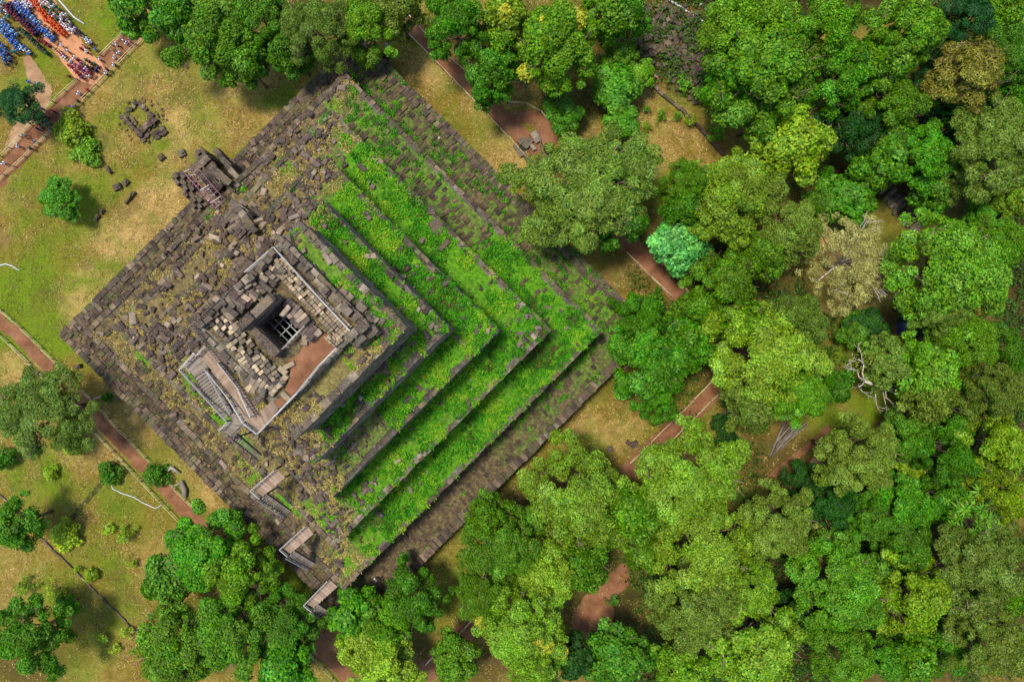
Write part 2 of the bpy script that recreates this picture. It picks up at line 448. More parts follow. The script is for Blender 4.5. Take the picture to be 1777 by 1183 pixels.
ribbon('footpath', [(1330, 880), (1390, 830), (1425, 800)], 2.0, M['brown_dirt'], .008, 10)
blob('dirt_patch', [(1520, 735), (1545, 715), (1580, 700), (1590, 720), (1560, 745), (1530, 760)], M['red_dirt'], .012, 5, 22)
blob('dirt_patch', [(540, 1100), (570, 1092), (585, 1120), (575, 1150), (548, 1140)], M['red_dirt'], .018, 4, 25)

# small pond and ditches
t = NT('pond_water'); t.done(lin(22, 30, 52), 0.12, 0.5, t.bump(t.noise(3, 3, .6), 0.1, 0.02)); M['water'] = t.m
blob('pond', [(1555, 552), (1576, 545), (1584, 562), (1574, 582), (1556, 578)], M['water'], .02, 3, 31)
t = NT('ditch_grass'); t.done(t.ramp(t.noise(1.5, 4, .7), [(.3, lin(44, 44, 20)), (.7, lin(84, 84, 36))]), .95, .1); M['ditch'] = t.m

# ------------------------------------------------------------------ grass standing in the open ground
def scatter_grass():
    N = 150000
    U = rng.uniform(-20, 1797, N); V = rng.uniform(-20, 1203, N)
    X = (U - CU) * H / F; Y = (CV - V) * H / F
    A = (X - PC.x) * ESE.x + (Y - PC.y) * ESE.y; B = (X - PC.x) * ENE.x + (Y - PC.y) * ENE.y
    ok = ~((np.abs(A) < 30.6) & (np.abs(B) < 30.6))
    def near(pts, w):
        d = np.full(N, 1e9)
        for (a, b), (c, e) in zip(pts[:-1], pts[1:]):
            L2 = (c - a) ** 2 + (e - b) ** 2; tt = np.clip(((U - a) * (c - a) + (V - b) * (e - b)) / L2, 0, 1)
            d = np.minimum(d, np.hypot(U - a - tt * (c - a), V - b - tt * (e - b)))
        return d < w
    for p, w in ((PATH_L, 13), (PATH_T, 18), (PATH_R, 16), (PATH_B, 18), ([(40, 0), (110, 70), (165, 125)], 42), ([(46, 98), (72, 160), (30, 240)], 14)): ok &= ~near(p, w)
    g, s, d = ground_masks(X, Y)
    ok &= (rng.uniform(size=N) > d * .8) & (U < 1400) & (fbm(X * .6, Y * .6, 77) > .46)
    X, Y, g, s = X[ok], Y[ok], g[ok], s[ok]
    n = len(X); K = 3
    P = np.repeat(np.stack([X, Y, np.full(n, .08)], -1), K, 0) + rng.normal(size=(n * K, 3)) * (.16, .16, .03)
    Nn = rng.normal(size=(n * K, 3)) * (.7, .7, .3) + (0, 0, .7); T = rng.normal(size=(n * K, 3)) + (.5, -.3, .5)
    v = leaf_quads(P, Nn, rng.uniform(.2, .55, n * K), rng.uniform(.04, .08, n * K), .2, T)
    t = NT('grass_blades'); tn = t.attr('tint', 'GEOMETRY', 'Fac'); r = t.island()
    dry = t.ramp(r, [(0, lin(110, 88, 42)), (.5, lin(172, 140, 76)), (1, lin(228, 198, 134))])
    grn = t.ramp(r, [(0, lin(80, 100, 22)), (1, lin(146, 160, 50))])
    t.done(t.mix(tn, dry, grn), .85, .15)
    return quads_mesh('grass', v, n * K, t.m, np.repeat(np.clip(g - s * .5 + rng.uniform(-.25, .25, n), 0, 1), K))
tag(link('grass', scatter_grass()), 'dry and green grass tufts growing over the open ground round the pyramid', 'grass', kind='stuff')

# ------------------------------------------------------------------ fences along the paths
def fence(pts, label, post_gap=2.1, h=0.95, z=0.0, rails=(0.9, 0.45), mat='bamboo', name='rail_fence', w=0.085):
    root = empty(name, at(*pts[0], z)); o0 = root.location.copy()
    tag(root, label, 'fence', 'low bamboo rail fences along the dirt paths')
    mb = MB(); P = [at(*p, z) - o0 for p in pts]
    for hh in rails:
        pp = []
        for a, b in zip(P[:-1], P[1:]):
            L = (b - a).length; n = max(1, round(L / 4.2))
            for i in range(n):
                p = a.lerp(b, i / n); q = a.lerp(b, (i + 1.03) / n)
                j = lambda: Vector((random.uniform(-.05, .05), random.uniform(-.05, .05), hh + random.uniform(-.05, .05)))
                mb.tube([p + j(), p.lerp(q, .5) + j(), q + j()], [w / 2, w / 2 * .95, w / 2 * .85], 6)
    r = mb.build('rail', M[mat], root, True)
    pm = MB(); pm.tube([(0, 0, -.1), (0.01, 0, h * .5), (0, 0, h)], [.075, .07, .065], 7); pme = pm.mesh('post', M['post'], True)
    tot = 0
    for a, b in zip(P[:-1], P[1:]):
        L = (b - a).length; n = max(1, round(L / post_gap))
        for i in range(n + 1):
            if i == n and b is not P[-1]: continue
            if tot >= 98: break
            po = link('post', pme, root, a.lerp(b, i / n)); po.rotation_euler = (random.uniform(-.06, .06), random.uniform(-.06, .06), random.uniform(0, 6)); tot += 1
    return root

def off(pts, d):
    out = []
    for i, p in enumerate(pts):
        a = pts[max(0, i - 1)]; b = pts[min(len(pts) - 1, i + 1)]
        L = math.hypot(b[0] - a[0], b[1] - a[1]); out.append((p[0] - (b[1] - a[1]) / L * d, p[1] + (b[0] - a[0]) / L * d))
    return out
fence(off(PATH_L[0:], 17), 'bamboo rail fence on the outer lower side of the left path')
fence(off(PATH_L[:5] + [(330, 896)], -17), 'bamboo rail fence between the left path and the pyramid')
fence([(-25, 302), (20, 258), (75, 198), (137, 140)], 'bamboo rail fence on the grass side of the crowded path, below the road junction')
fence([(178, 98), (215, 62), (262, 18)], 'short bamboo rail fence above the road junction, on the upper side of the path')
fence([(-20, 335), (28, 290), (100, 222), (170, 150), (240, 80), (270, 48)], 'long bamboo rail fence between the crowded path and the pyramid lawn')
fence([(708, 27), (760, 84), (815, 132), (860, 178)], 'bamboo rail fence on the forest side of the upper right path')
fence([(880, 180), (912, 181), (938, 195), (955, 213), (976, 238)], 'short bent bamboo rail fence round the widened dirt bend')
fence([(700, 52), (770, 122), (850, 205), (918, 278), (1000, 362)], 'bamboo rail fence between the upper right path and the pyramid')
fence([(1086, 438), (1128, 480), (1165, 515)], 'bamboo rail fence piece on the pyramid side of the path between two big trees')
fence([(1132, 425), (1178, 490), (1230, 545)], 'bamboo rail fence piece on the outer side of the path below the mint green tree')
fence([(1092, 803), (1165, 730), (1240, 655)], 'bamboo rail fence on the pyramid side of the lower right path')
fence([(1160, 768), (1232, 695), (1262, 668)], 'bamboo rail fence on the forest side of the lower right path')
fence([(738, 1150), (805, 1088), (830, 1062)], 'bamboo rail fence piece along the path at the bottom, half under crowns')
fence([(452, 1008), (480, 1035), (500, 1062)], 'small bamboo rail fence piece by the lowest corner of the pyramid')
# ------------------------------------------------------------------ stepped pyramid
pyramid = tag(empty('stepped_pyramid', (PC.x, PC.y, 0), -math.pi / 4), 'dark stone seven tier stepped pyramid ruin overgrown with green plants on its right hand sides', 'pyramid')
# local axes of the pyramid empty: x = lower right (a), y = upper right (b)

def visible_inner(k, side):
    """inner limit (outward coordinate) of what shows of terrace k on a side, from its own wall foot"""
    return TR[k + 1][side] if k < 7 else 0

def vegd(k, side, t):
    """density of leafy plants on terrace k; side 0 upper-left, 1 lower-right, 2 lower-left, 3 upper-right; t along the side -1..1"""
    t = np.asarray(t, float)
    if side == 1:   # t: -1 bottom corner .. 1 right corner
        if k == 1: return np.where(t > .6, .36, np.where(t > .05, .2, .02))
        if k == 2: return np.where(t > -.78, .95, .25)
        if k == 3: return np.where(t > -.72, .9, .2)
        if k == 4: return np.where(t > -.15, .9, .33)
        if k == 5: return np.where(t > -.7, .8, .3)
        if k == 6: return np.where(t > .45, .5, .1)
    if side == 3:   # t: -1 top corner .. 1 right corner
        if k == 1: return np.where(t > .6, .55, np.where(t > .15, .42, .26))
        if k == 2: return np.where(t < -.82, .3, np.where(t < -.5, .62, np.where(t < .15, .45, .92)))
        if k == 3: return np.where(t < -.72, .45, .88)
        if k == 4: return np.where(t < -.7, .35, .97)
        if k == 5: return np.where(t < -.72, .6, .97)
        if k == 6: return np.where(t < -.5, .7, .62)
    if side == 2:
        return np.where(np.full_like(t, k) == 3, .06, .03)
    return np.full_like(t, .025)

def side_of(A, B, k):
    a0, a1, b0, b1 = TR[k]
    da = np.stack([A - a0, a1 - A, B - b0, b1 - B], 0)
    return np.argmin(da, 0)

LOW_GREEN = [(360, 690, 60, 22), (345, 665, 40, 20), (380, 720, 40, 20), (575, 178, 25, 12), (495, 292, 28, 14), (865, 335, 26, 22), (420, 770, 30, 14), (440, 830, 40, 14), (500, 870, 40, 14), (330, 640, 30, 12), (600, 980, 40, 18), (480, 640, 1, 1), (560, 900, 50, 20), (250, 620, 20, 14)]
def floor_cover(k):
    def f(A, B):
        S = side_of(A, B, k); a0, a1, b0, b1 = TR[k]
        ta = (A - (a0 + a1) / 2) / ((a1 - a0) / 2); tb = (B - (b0 + b1) / 2) / ((b1 - b0) / 2)
        g = np.zeros_like(A)
        for s in range(4):
            tt = ta if s in (2, 3) else tb
            g = np.where(S == s, vegd(k, s, tt), g)
        X = PC.x + ESE.x * A + ENE.x * B; Y = PC.y + ESE.y * A + ENE.y * B
        n = fbm(X * .5, Y * .5, 60 + k); n2 = fbm(X * .16, Y * .16, 80 + k)
        U, V = to_uv(X, Y, TZ[k])
        lg = np.zeros_like(A)
        for u, v, ru, rv in LOW_GREEN:   # these strips run along the side, 45 degrees down to the right
            du = ((U - u) + (V - v)) / R2; dv = ((V - v) - (U - u)) / R2
            lg = np.maximum(lg, sstep(1.2, .5, np.hypot(du / ru, dv / rv)))
        g = np.clip(g * 1.1 + (n - .5) * .8 * (g > .1) + lg, 0, 1)
        straw = np.where((S == 0) | (S == 2), {1: .12, 2: .4, 3: .6, 4: .72, 5: .72, 6: .7, 7: .12}[k], {1: -.4, 2: .3, 3: .3, 4: .4, 5: .4, 6: .95, 7: .15}[k])
        straw = np.clip(straw + (n2 - .5) * .9, 0, 1)
        return g, straw, lg
    return f

def floor_material():
    t = NT('terrace_floor'); s = t.sep(t.attr('cover')); p = t.pos()
    f = t.noise(2.2, 5, .75); f2 = t.noise(.7, 4, .7)
    brown = t.ramp(f, [(.25, lin(48, 39, 32)), (.5, lin(84, 69, 52)), (.75, lin(132, 110, 82))])
    straw = t.ramp(f, [(.25, lin(76, 64, 40)), (.5, lin(116, 98, 60)), (.75, lin(166, 142, 92))])
    green = t.ramp(f, [(.28, lin(38, 70, 12)), (.48, lin(68, 118, 18)), (.7, lin(112, 150, 34))])
    c = t.mix(t.math('ADD', s[1], t.mapr(f2, .35, .65, -.3, .3), True), brown, straw)
    c = t.mix(t.math('ADD', s[0], t.mapr(f, .35, .65, -.15, .15), True), c, green)
    peb = t.vor(2.4); c = t.mix(t.mapr(peb, .05, .16, .4, 0), c, lin(96, 84, 76))
    return t.done(c, .95, .1, t.bump(t.math('ADD', f, f2), .9, .15))
M['terrace'] = floor_material()

def wall_material():
    t = NT('tier_wall'); p = t.coord('Object'); sx = t.n('ShaderNodeSeparateXYZ'); t.l(p, sx.inputs[0])
    n = t.noise(.9, 5, .7); n2 = t.noise(5, 4, .7)
    z = t.math('MULTIPLY', sx.outputs[2], 2.1); zz = t.math('FRACT', z)
    c = t.ramp(n, [(.25, lin(58, 50, 42)), (.5, lin(102, 91, 76)), (.78, lin(168, 156, 136))])
    c = t.mix(t.mapr(n2, .5, .75, 0, .4), c, lin(170, 168, 160))
    c = t.mix(t.mapr(zz, 0.0, .14, .75, 0), c, lin(30, 26, 24))
    je = t.vor(1.5, None, 'DISTANCE_TO_EDGE'); c = t.mix(t.mapr(je, .0, .06, .7, 0), c, lin(28, 24, 22)); c = t.mix(t.mapr(t.noise(.5, 4, .7), .5, .66, 0, .5), c, lin(74, 84, 40))
    return t.done(c, .93, .15, t.bump(t.math('ADD', n2, t.mapr(zz, 0, .15, 0, 1)), .8, .12))
M['tier_wall'] = wall_material()

def abl(a, b, z=0): return Vector((a, b, z))     # pyramid local

PIT = (_d(1000, 1480, 38) - PA0, _d(1096, 1480, 35.7) - PA0, _d(-126, 297, 38) - PB0, _d(-34, 297, 35.7) - PB0)

def ring_floor(k, parent):
    a0, a1, b0, b1 = TR[k]
    if k < 7: c0, c1, d0, d1 = [TR[k + 1][i] for i in range(4)]; c0 += .9; c1 -= .9; d0 += .9; d1 -= .9
    else: c0, c1, d0, d1 = PIT
    xs = np.linspace(a0 + .15, a1 - .15, int((a1 - a0) / .42)); ys = np.linspace(b0 + .15, b1 - .15, int((b1 - b0) / .42))
    if k == 7:
        xs = np.unique(np.concatenate([xs, [c0, c1]])); ys = np.unique(np.concatenate([ys, [d0, d1]]))
    def zf(A, B):
        edge = np.minimum(np.minimum(A - a0, a1 - A), np.minimum(B - b0, b1 - B))
        amp = {1: .10, 2: .22, 3: .35, 4: .4, 5: .35, 6: .3, 7: .08}[k]
        return TZ[k] - .05 + (fbm(A * .45, B * .45, 90 + k) - .45) * amp * sstep(.2, 1.6, edge)
    me = grid_mesh('terrace_floor', xs, ys, zf, floor_cover(k), M['terrace'])
    bm = bmesh.new(); bm.from_mesh(me)
    kill = [f for f in bm.faces if c0 < f.calc_center_median().x < c1 and d0 < f.calc_center_median().y < d1]
    bmesh.ops.delete(bm, geom=kill, context='FACES'); bm.to_mesh(me); bm.free()
    return link('terrace_floor', me, parent)

def tier_wall(k, parent):
    a0, a1, b0, b1 = TR[k]; z0 = TZ[k - 1] - .3; z1 = TZ[k] - .02
    h = z1 - z0
    prof = [(.10, 0), (.10, .10), (.04, .13), (.04, .2), (-.04, .24), (-.06, .42), (.0, .47), (.0, .53), (-.06, .58), (-.06, .78), (.02, .82), (-.0, 1.0)]
    rings = []; mb = MB()
    n = max(6, int((a1 - a0) / 1.2))
    for o, f in prof:
        ring = []
        cs = [(a0 - o, b0 - o), (a1 + o, b0 - o), (a1 + o, b1 + o), (a0 - o, b1 + o)]
        for i in range(4):
            p = cs[i]; q = cs[(i + 1) % 4]
            for j in range(n):
                tt = j / n; ring.append((p[0] + (q[0] - p[0]) * tt, p[1] + (q[1] - p[1]) * tt))
        jz = z0 + h * f
        rr = []
        for x, y in ring:
            w = (float(vnoise(x * .9 + 7, y * .9, k)) - .5) * .16
            ln = math.hypot(x, y); rr.append((x + x / ln * w, y + y / ln * w, jz))
        rings.append(rr)
    N = 4 * n; vs = [p for r in rings for p in r]
    fs = [(i * N + j, i * N + (j + 1) % N, (i + 1) * N + (j + 1) % N, (i + 1) * N + j) for i in range(len(prof) - 1) for j in range(N)]
    # top ledge going inwards so that the wall has a thickness
    mb.add(vs, fs)
    top = [(x * (1 - .8 / max(abs(x), abs(y))), y * (1 - .8 / max(abs(x), abs(y))), z - .02) for x, y, z in rings[-1]]
    b = len(mb.v) - N
    mb.add(top, []); t0 = len(mb.v) - N
    for j in range(N): mb.f.append((b + j, b + (j + 1) % N, t0 + (j + 1) % N, t0 + j)); mb.m.append(0)
    return mb.build('tier_wall', M['tier_wall'], parent)

def rows(k, side, r0, r1, along, depth, keep, mb, z, jz=.06, gap=.03, h=.5, mi=0, t0=0.0, t1=1.0):
    """courses of blocks laid parallel to one side, between distances r0..r1 from the edge"""
    a0, a1, b0, b1 = TR[k]
    r = r0; row = 0
    while r < r1 - .2:
        d = depth * random.uniform(.85, 1.15); c = r + d / 2
        if side in (0, 1): lo, hi = b0 + c, b1 - c
        else: lo, hi = a0 + c, a1 - c
        L0 = lo; lo, hi = L0 + (hi - L0) * t0, L0 + (hi - L0) * t1
        x = lo - random.uniform(0, along)
        while x < hi:
            w = along * random.uniform(.7, 1.35); m = x + w / 2
            kp = keep(row, m) if callable(keep) else keep
            if random.random() < kp and m < hi:
                dz = random.gauss(0, jz); sink = random.uniform(0, .05)
                sz = (w - gap, d - gap, h) if side in (2, 3) else (d - gap, w - gap, h)
                if side == 0: p = (a0 + c, m)
                elif side == 1: p = (a1 - c, m)
                elif side == 2: p = (m, b0 + c)
                else: p = (m, b1 - c)
                mb.box((p[0] + random.gauss(0, .04), p[1] + random.gauss(0, .04), z - h / 2 + .1 + dz - sink), sz, random.gauss(0, .025), (random.gauss(0, .03), random.gauss(0, .03)), mi, .025, .04)
            x += w
        r += d; row += 1

for k in range(1, 8):
    tr = empty('tier', (0, 0, 0), 0, pyramid)
    tier_wall(k, tr)
    ring_floor(k, tr)
    z = TZ[k]
    cms = [MB() for _ in range(4)]
    # dressed edge courses
    if k == 1:
        for s, kp, d in ((0, .97, .9), (2, .97, .75), (3, .93, .9), (1, .9, 1.35)): rows(1, s, -.12, 1.2 if s != 1 else 1.2, .62, d, kp, cms[s], z + .12)
    elif k == 2:
        for s, kp in ((0, .95), (1, .72), (2, .8), (3, .8)): rows(2, s, -.1, .75 if s in (0, 2) else .5, .8, .8 if s in (0, 2) else .5, kp, cms[s], z + .1)
    elif k == 3:
        for s, kp in ((0, .75), (1, .45), (2, .5), (3, .6)): rows(3, s, -.08, .6 if s in (0, 2) else .42, .8, .62 if s in (0, 2) else .42, kp, cms[s], z + .08)
    elif k in (4, 5):
        for s, kp in ((0, .42), (1, .35), (2, .35), (3, .15)): rows(k, s, -.05, .5, 1.0, .5, kp, cms[s], z + .05, .03)
    elif k == 6:
        for s, kp in ((0, .8), (1, .7), (2, .6), (3, .75)): rows(k, s, -.05, .8, 1.1, .8, kp, cms[s], z + .06, .04)
    else:
        for s, kp, q in ((0, .85, 1.0), (1, .1, .6), (2, .85, .6), (3, .9, 1.0)): rows(k, s, -.1, q, .8, .6, kp, cms[s], z + .1, .1, h=.6)
    for cm in cms: cm.build('edge_course', M['laterite'] if k < 6 else M['sandstone_grey'], tr)
    if k in (1, 2):
        pms = [MB() for _ in range(4)]
        if k == 1:
            rows(1, 0, 1.25, 3.6, .62, .85, .9, pms[0], z + .04, .05)
            rows(1, 2, 1.25, 4.6, .55, .85, .92, pms[2], z + .04, .06)
            rows(1, 3, 1.25, 5.2, .5, .95, lambda r, m: .62 if m < 6 else .3, pms[3], z + .03, .07)
            rows(1, 1, 1.4, 5.2, .55, .8, lambda r, m: .2 if m < 8 else .12, pms[1], z - .06, .04)
        else:
            rows(2, 0, .8, 2.4, .8, .8, .45, pms[0], z + .02, .06)
            rows(2, 2, .8, 2.2, .6, .8, .55, pms[2], z + .03, .08)
            rows(2, 3, 1.2, 4.5, .5, .9, lambda r, m: .4 if m < 6 else .1, pms[3], z + .03, .08)
        for pm in pms:
            if pm.v: pm.build('paving', M['laterite_brown'], tr)

# ---- the ruined sanctuary on the top: shaft, its walls, floors and ledges
top = empty('top_sanctuary', (0, 0, 0), 0, pyramid)
Z7 = 35.6
def loc(u, v, z):
    p = at(u, v, z); a, b = to_ab(p.x, p.y); return Vector((a, b, z))
a0, a1, b0, b1 = PIT
sw = MB()
def course_wall(mb, p, q, th, z0, z1, bl=.7, ch=.42, jit=.05, ragged=.5):
    """wall of stacked blocks from p to q (local a,b)"""
    p = Vector((p[0], p[1], 0)); q = Vector((q[0], q[1], 0)); d = q - p; L = d.length; d.normalize(); ang = math.atan2(d.y, d.x)
    z = z0; i = 0
    while z < z1:
        x = -random.uniform(0, bl) if i % 2 else 0
        while x < L:
            w = bl * random.uniform(.7, 1.3); e = min(x + w, L); s = max(x, 0)
            if e - s > .15 and not (z + ch > z1 - .01 and random.random() < ragged):
                c = p + d * ((s + e) / 2)
                mb.box((c.x + random.gauss(0, jit), c.y + random.gauss(0, jit), z + ch / 2), (e - s - .02, th * random.uniform(.9, 1.08), ch - .015), ang + random.gauss(0, .02), (0, 0), 0, .03)
            x += w
        z += ch; i += 1
th = .85
course_wall(sw, (a0 - th / 2, b0 - th), (a0 - th / 2, b1 + .3), th, 26.6, 38.2, 1.9, .6)
course_wall(sw, (a0 - th, b0 - th / 2), (a1 + .3, b0 - th / 2), th, 26.6, 38.0, 2.4, .6)
course_wall(sw, (a0, b1 + .25), (a1, b1 + .25), .5, 26.6, 36.0, 1.2, .6)
course_wall(sw, (a1 + .2, b0), (a1 + .2, b1 + .2), .4, 26.6, 35.7, 1.5, .6)
sw.build('shaft_wall', M['purple_slab'], top)
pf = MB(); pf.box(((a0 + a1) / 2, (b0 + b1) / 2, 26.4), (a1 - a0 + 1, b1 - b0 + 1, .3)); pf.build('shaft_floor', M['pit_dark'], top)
# bare red earth floor and timber laid at the lower right side
mb = MB(); pts = [(488, 690), (470, 700), (456, 716), (470, 722), (500, 694), (548, 640), (588, 596), (596, 580), (566, 580), (548, 572), (532, 590), (520, 612), (500, 624), (505, 640), (500, 664)]
vv = [loc(u, v, 35.75) for u, v in pts]
bm = bmesh.new(); f = bm.faces.new([bm.verts.new(p) for p in vv]); bmesh.ops.triangulate(bm, faces=[f])
for f in bm.faces:
    f.normal_update()
    if f.normal.z < 0: f.normal_flip()
me = bpy.data.meshes.new('earth_floor'); bm.to_mesh(me); bm.free(); me.materials.append(M['red_dirt']); link('earth_floor', me, top)
# pale paving of the upper right walk
pm = MB()
def pave(mb, quad, nu, nv, z, h=.3, keep=.95, jz=.05, shrink=.04):
    A, B, C, D = [loc(u, v, z) for u, v in quad]
    for i in range(nu):
        off_ = random.random() * .5
        for j in range(nv):
            s0, s1 = i / nu, (i + 1) / nu; t0, t1 = (j + off_ * (i % 2)) / nv, (j + 1 + off_ * (i % 2)) / nv
            if t0 > 1: continue
            t1 = min(t1, 1)
            if random.random() > keep: continue
            P = lambda s, t: (A.lerp(B, s)).lerp(D.lerp(C, s), t)
            c = P((s0 + s1) / 2, (t0 + t1) / 2); du = (P(s1, t0) - P(s0, t0)); dv = (P(s0, t1) - P(s0, t0))
            mb.box((c.x, c.y, z - h / 2 + random.gauss(0, jz)), (du.length - shrink, dv.length - shrink, h), math.atan2(du.y, du.x) + random.gauss(0, .03), (random.gauss(0, .03), random.gauss(0, .03)), 0, .03, .05)
pave(pm, [(490, 488), (514, 470), (612, 566), (586, 592)], 4, 22, 36.0, .3, .93)
pave(pm, [(462, 462), (486, 442), (514, 470), (490, 488)], 4, 4, 36.1, .35)
pave(pm, [(560, 586), (574, 572), (596, 590), (580, 604)], 4, 3, 36.0)
pm.build('pale_paving', M['sandstone'], top)
# broken wall ledges outside the walk, upper right
for (u0, v0, u1, v1, z0, z1) in ((500, 440, 530, 470, 34.2, 35.8), (552, 490, 640, 574, 34.4, 36.0), (590, 500, 655, 562, 33.0, 34.6)):
    lw = MB(); p = loc(u0, v0, z1); q = loc(u1, v1, z1); course_wall(lw, (p.x, p.y), (q.x, q.y), .75, z0, z1, .8, .5, .14, .45); lw.build('ledge_wall', M['sandstone_grey'], top)
for (u0, v0, u1, v1, z0, z1) in ((612, 600, 650, 570, 34.4, 36.4), (600, 590, 638, 560, 36.0, 36.7)):
    lw = MB(); p = loc(u0, v0, z1); q = loc(u1, v1, z1); course_wall(lw, (p.x, p.y), (q.x, q.y), .9, z0, z1, .8, .5, .1, .3); lw.build('ledge_wall', M['sandstone_grey'], top)
for (u0, v0, u1, v1, z0, z1) in ((345, 566, 412, 500, 35.4, 36.6), (412, 500, 440, 478, 36.0, 37.2), (436, 480, 480, 430, 35.6, 36.6)):
    lw = MB(); p = loc(u0, v0, z1); q = loc(u1, v1, z1); course_wall(lw, (p.x, p.y), (q.x, q.y), .6, z0, z1, .8, .45, .1, .5); lw.build('ledge_wall', M['sandstone_grey'], top)

# long sill stones beside the walk on the lower left
# ---- ruined stairway in the middle of the upper left side
stair = empty('ruined_stairway', (0, 0, 0), 0, pyramid)
def slab_flight(quad, z0, z1, n, nm, mat='purple_slab', side_mat=None):
    """flight of n long step slabs: quad = outer-left, outer-right, inner-right, inner-left (photo readings)"""
    mb = MB()
    A, B = loc(*quad[0], z0), loc(*quad[1], z0); D, C = loc(*quad[3], z1), loc(*quad[2], z1)
    for i in range(n):
        s = (i + .5) / n
        P = A.lerp(D, s); Q = B.lerp(C, s); d = Q - P; dep = Vector((D - A).xy).length / n
        cuts = sorted([0, 1] + [random.uniform(.2, .8) for _ in range(random.choice((1, 1, 2)))])
        for c0, c1 in zip(cuts[:-1], cuts[1:]):
            if c1 - c0 < .08 or random.random() < .06: continue
            c = P.lerp(Q, (c0 + c1) / 2)
            mb.box((c.x + random.gauss(0, .06), c.y + random.gauss(0, .06), c.z - .4 + random.gauss(0, .1)), (d.length * (c1 - c0) - .05, dep * random.uniform(.72, .95), .9), math.atan2(d.y, d.x) + random.gauss(0, .05), (random.gauss(0, .06), random.gauss(0, .05)), 0, .07)
    mb.build(nm, M[mat], stair)
slab_flight([(354, 264), (326, 292), (372, 338), (400, 312)], 4.8, 10.0, 12, 'stair_flight')
slab_flight([(402, 352), (382, 378), (397, 392), (420, 366)], 14.5, 17.5, 7, 'stair_flight')
slab_flight([(408, 368), (384, 392), (412, 416), (438, 392)], 17.5, 22.0, 8, 'stair_flight')
slab_flight([(420, 442), (396, 470), (412, 486), (440, 456)], 27.0, 31.2, 7, 'stair_flight')
mb = MB()
for (u0, v0, z0, u1, v1, z1, w) in ((402, 350, 16, 438, 376, 17.8, .7), (414, 362, 20, 442, 402, 22.6, .8), (372, 296, 9.8, 400, 318, 11, .9), (376, 262, 5.0, 410, 306, 10, .7)):
    p = loc(u0, v0, z0); q = loc(u1, v1, z1); n = 5
    for i in range(n):
        c = p.lerp(q, (i + .5) / n); d = q - p
        mb.box((c.x, c.y, c.z - .9), (d.length / n * .98, w * random.uniform(.85, 1.1), 2.2), math.atan2(d.y, d.x) + random.gauss(0, .04), (0, 0), 0, .08)
mb.build('stair_cheek', M['sandstone_grey'], stair)
gb = MB()   # gate ruin at the foot of the stairway
p0 = loc(345, 300, 6); 
for i, (u, v, w, d, z) in enumerate(((352, 272, 2.2, 1.6, 4.2), (392, 330, 2.0, 1.8, 8.5), (314, 312, 2.4, 1.8, 3.0), (330, 334, 2.2, 1.8, 3.6), (344, 354, 1.8, 1.8, 4.2))):
    c = loc(u, v, z)
    for a in range(3):
        for b in range(3):
            for zz in range(int(z / .7) + (a + b) % 2):
                gb.box((c.x + (a - 1) * w / 3, c.y + (b - 1) * d / 3, .35 + zz * .7), (w / 3 - .03, d / 3 - .03, .68), random.gauss(0, .04), (0, 0), 0, .05)
gb.build('gate_ruin', M['purple_slab'], stair)
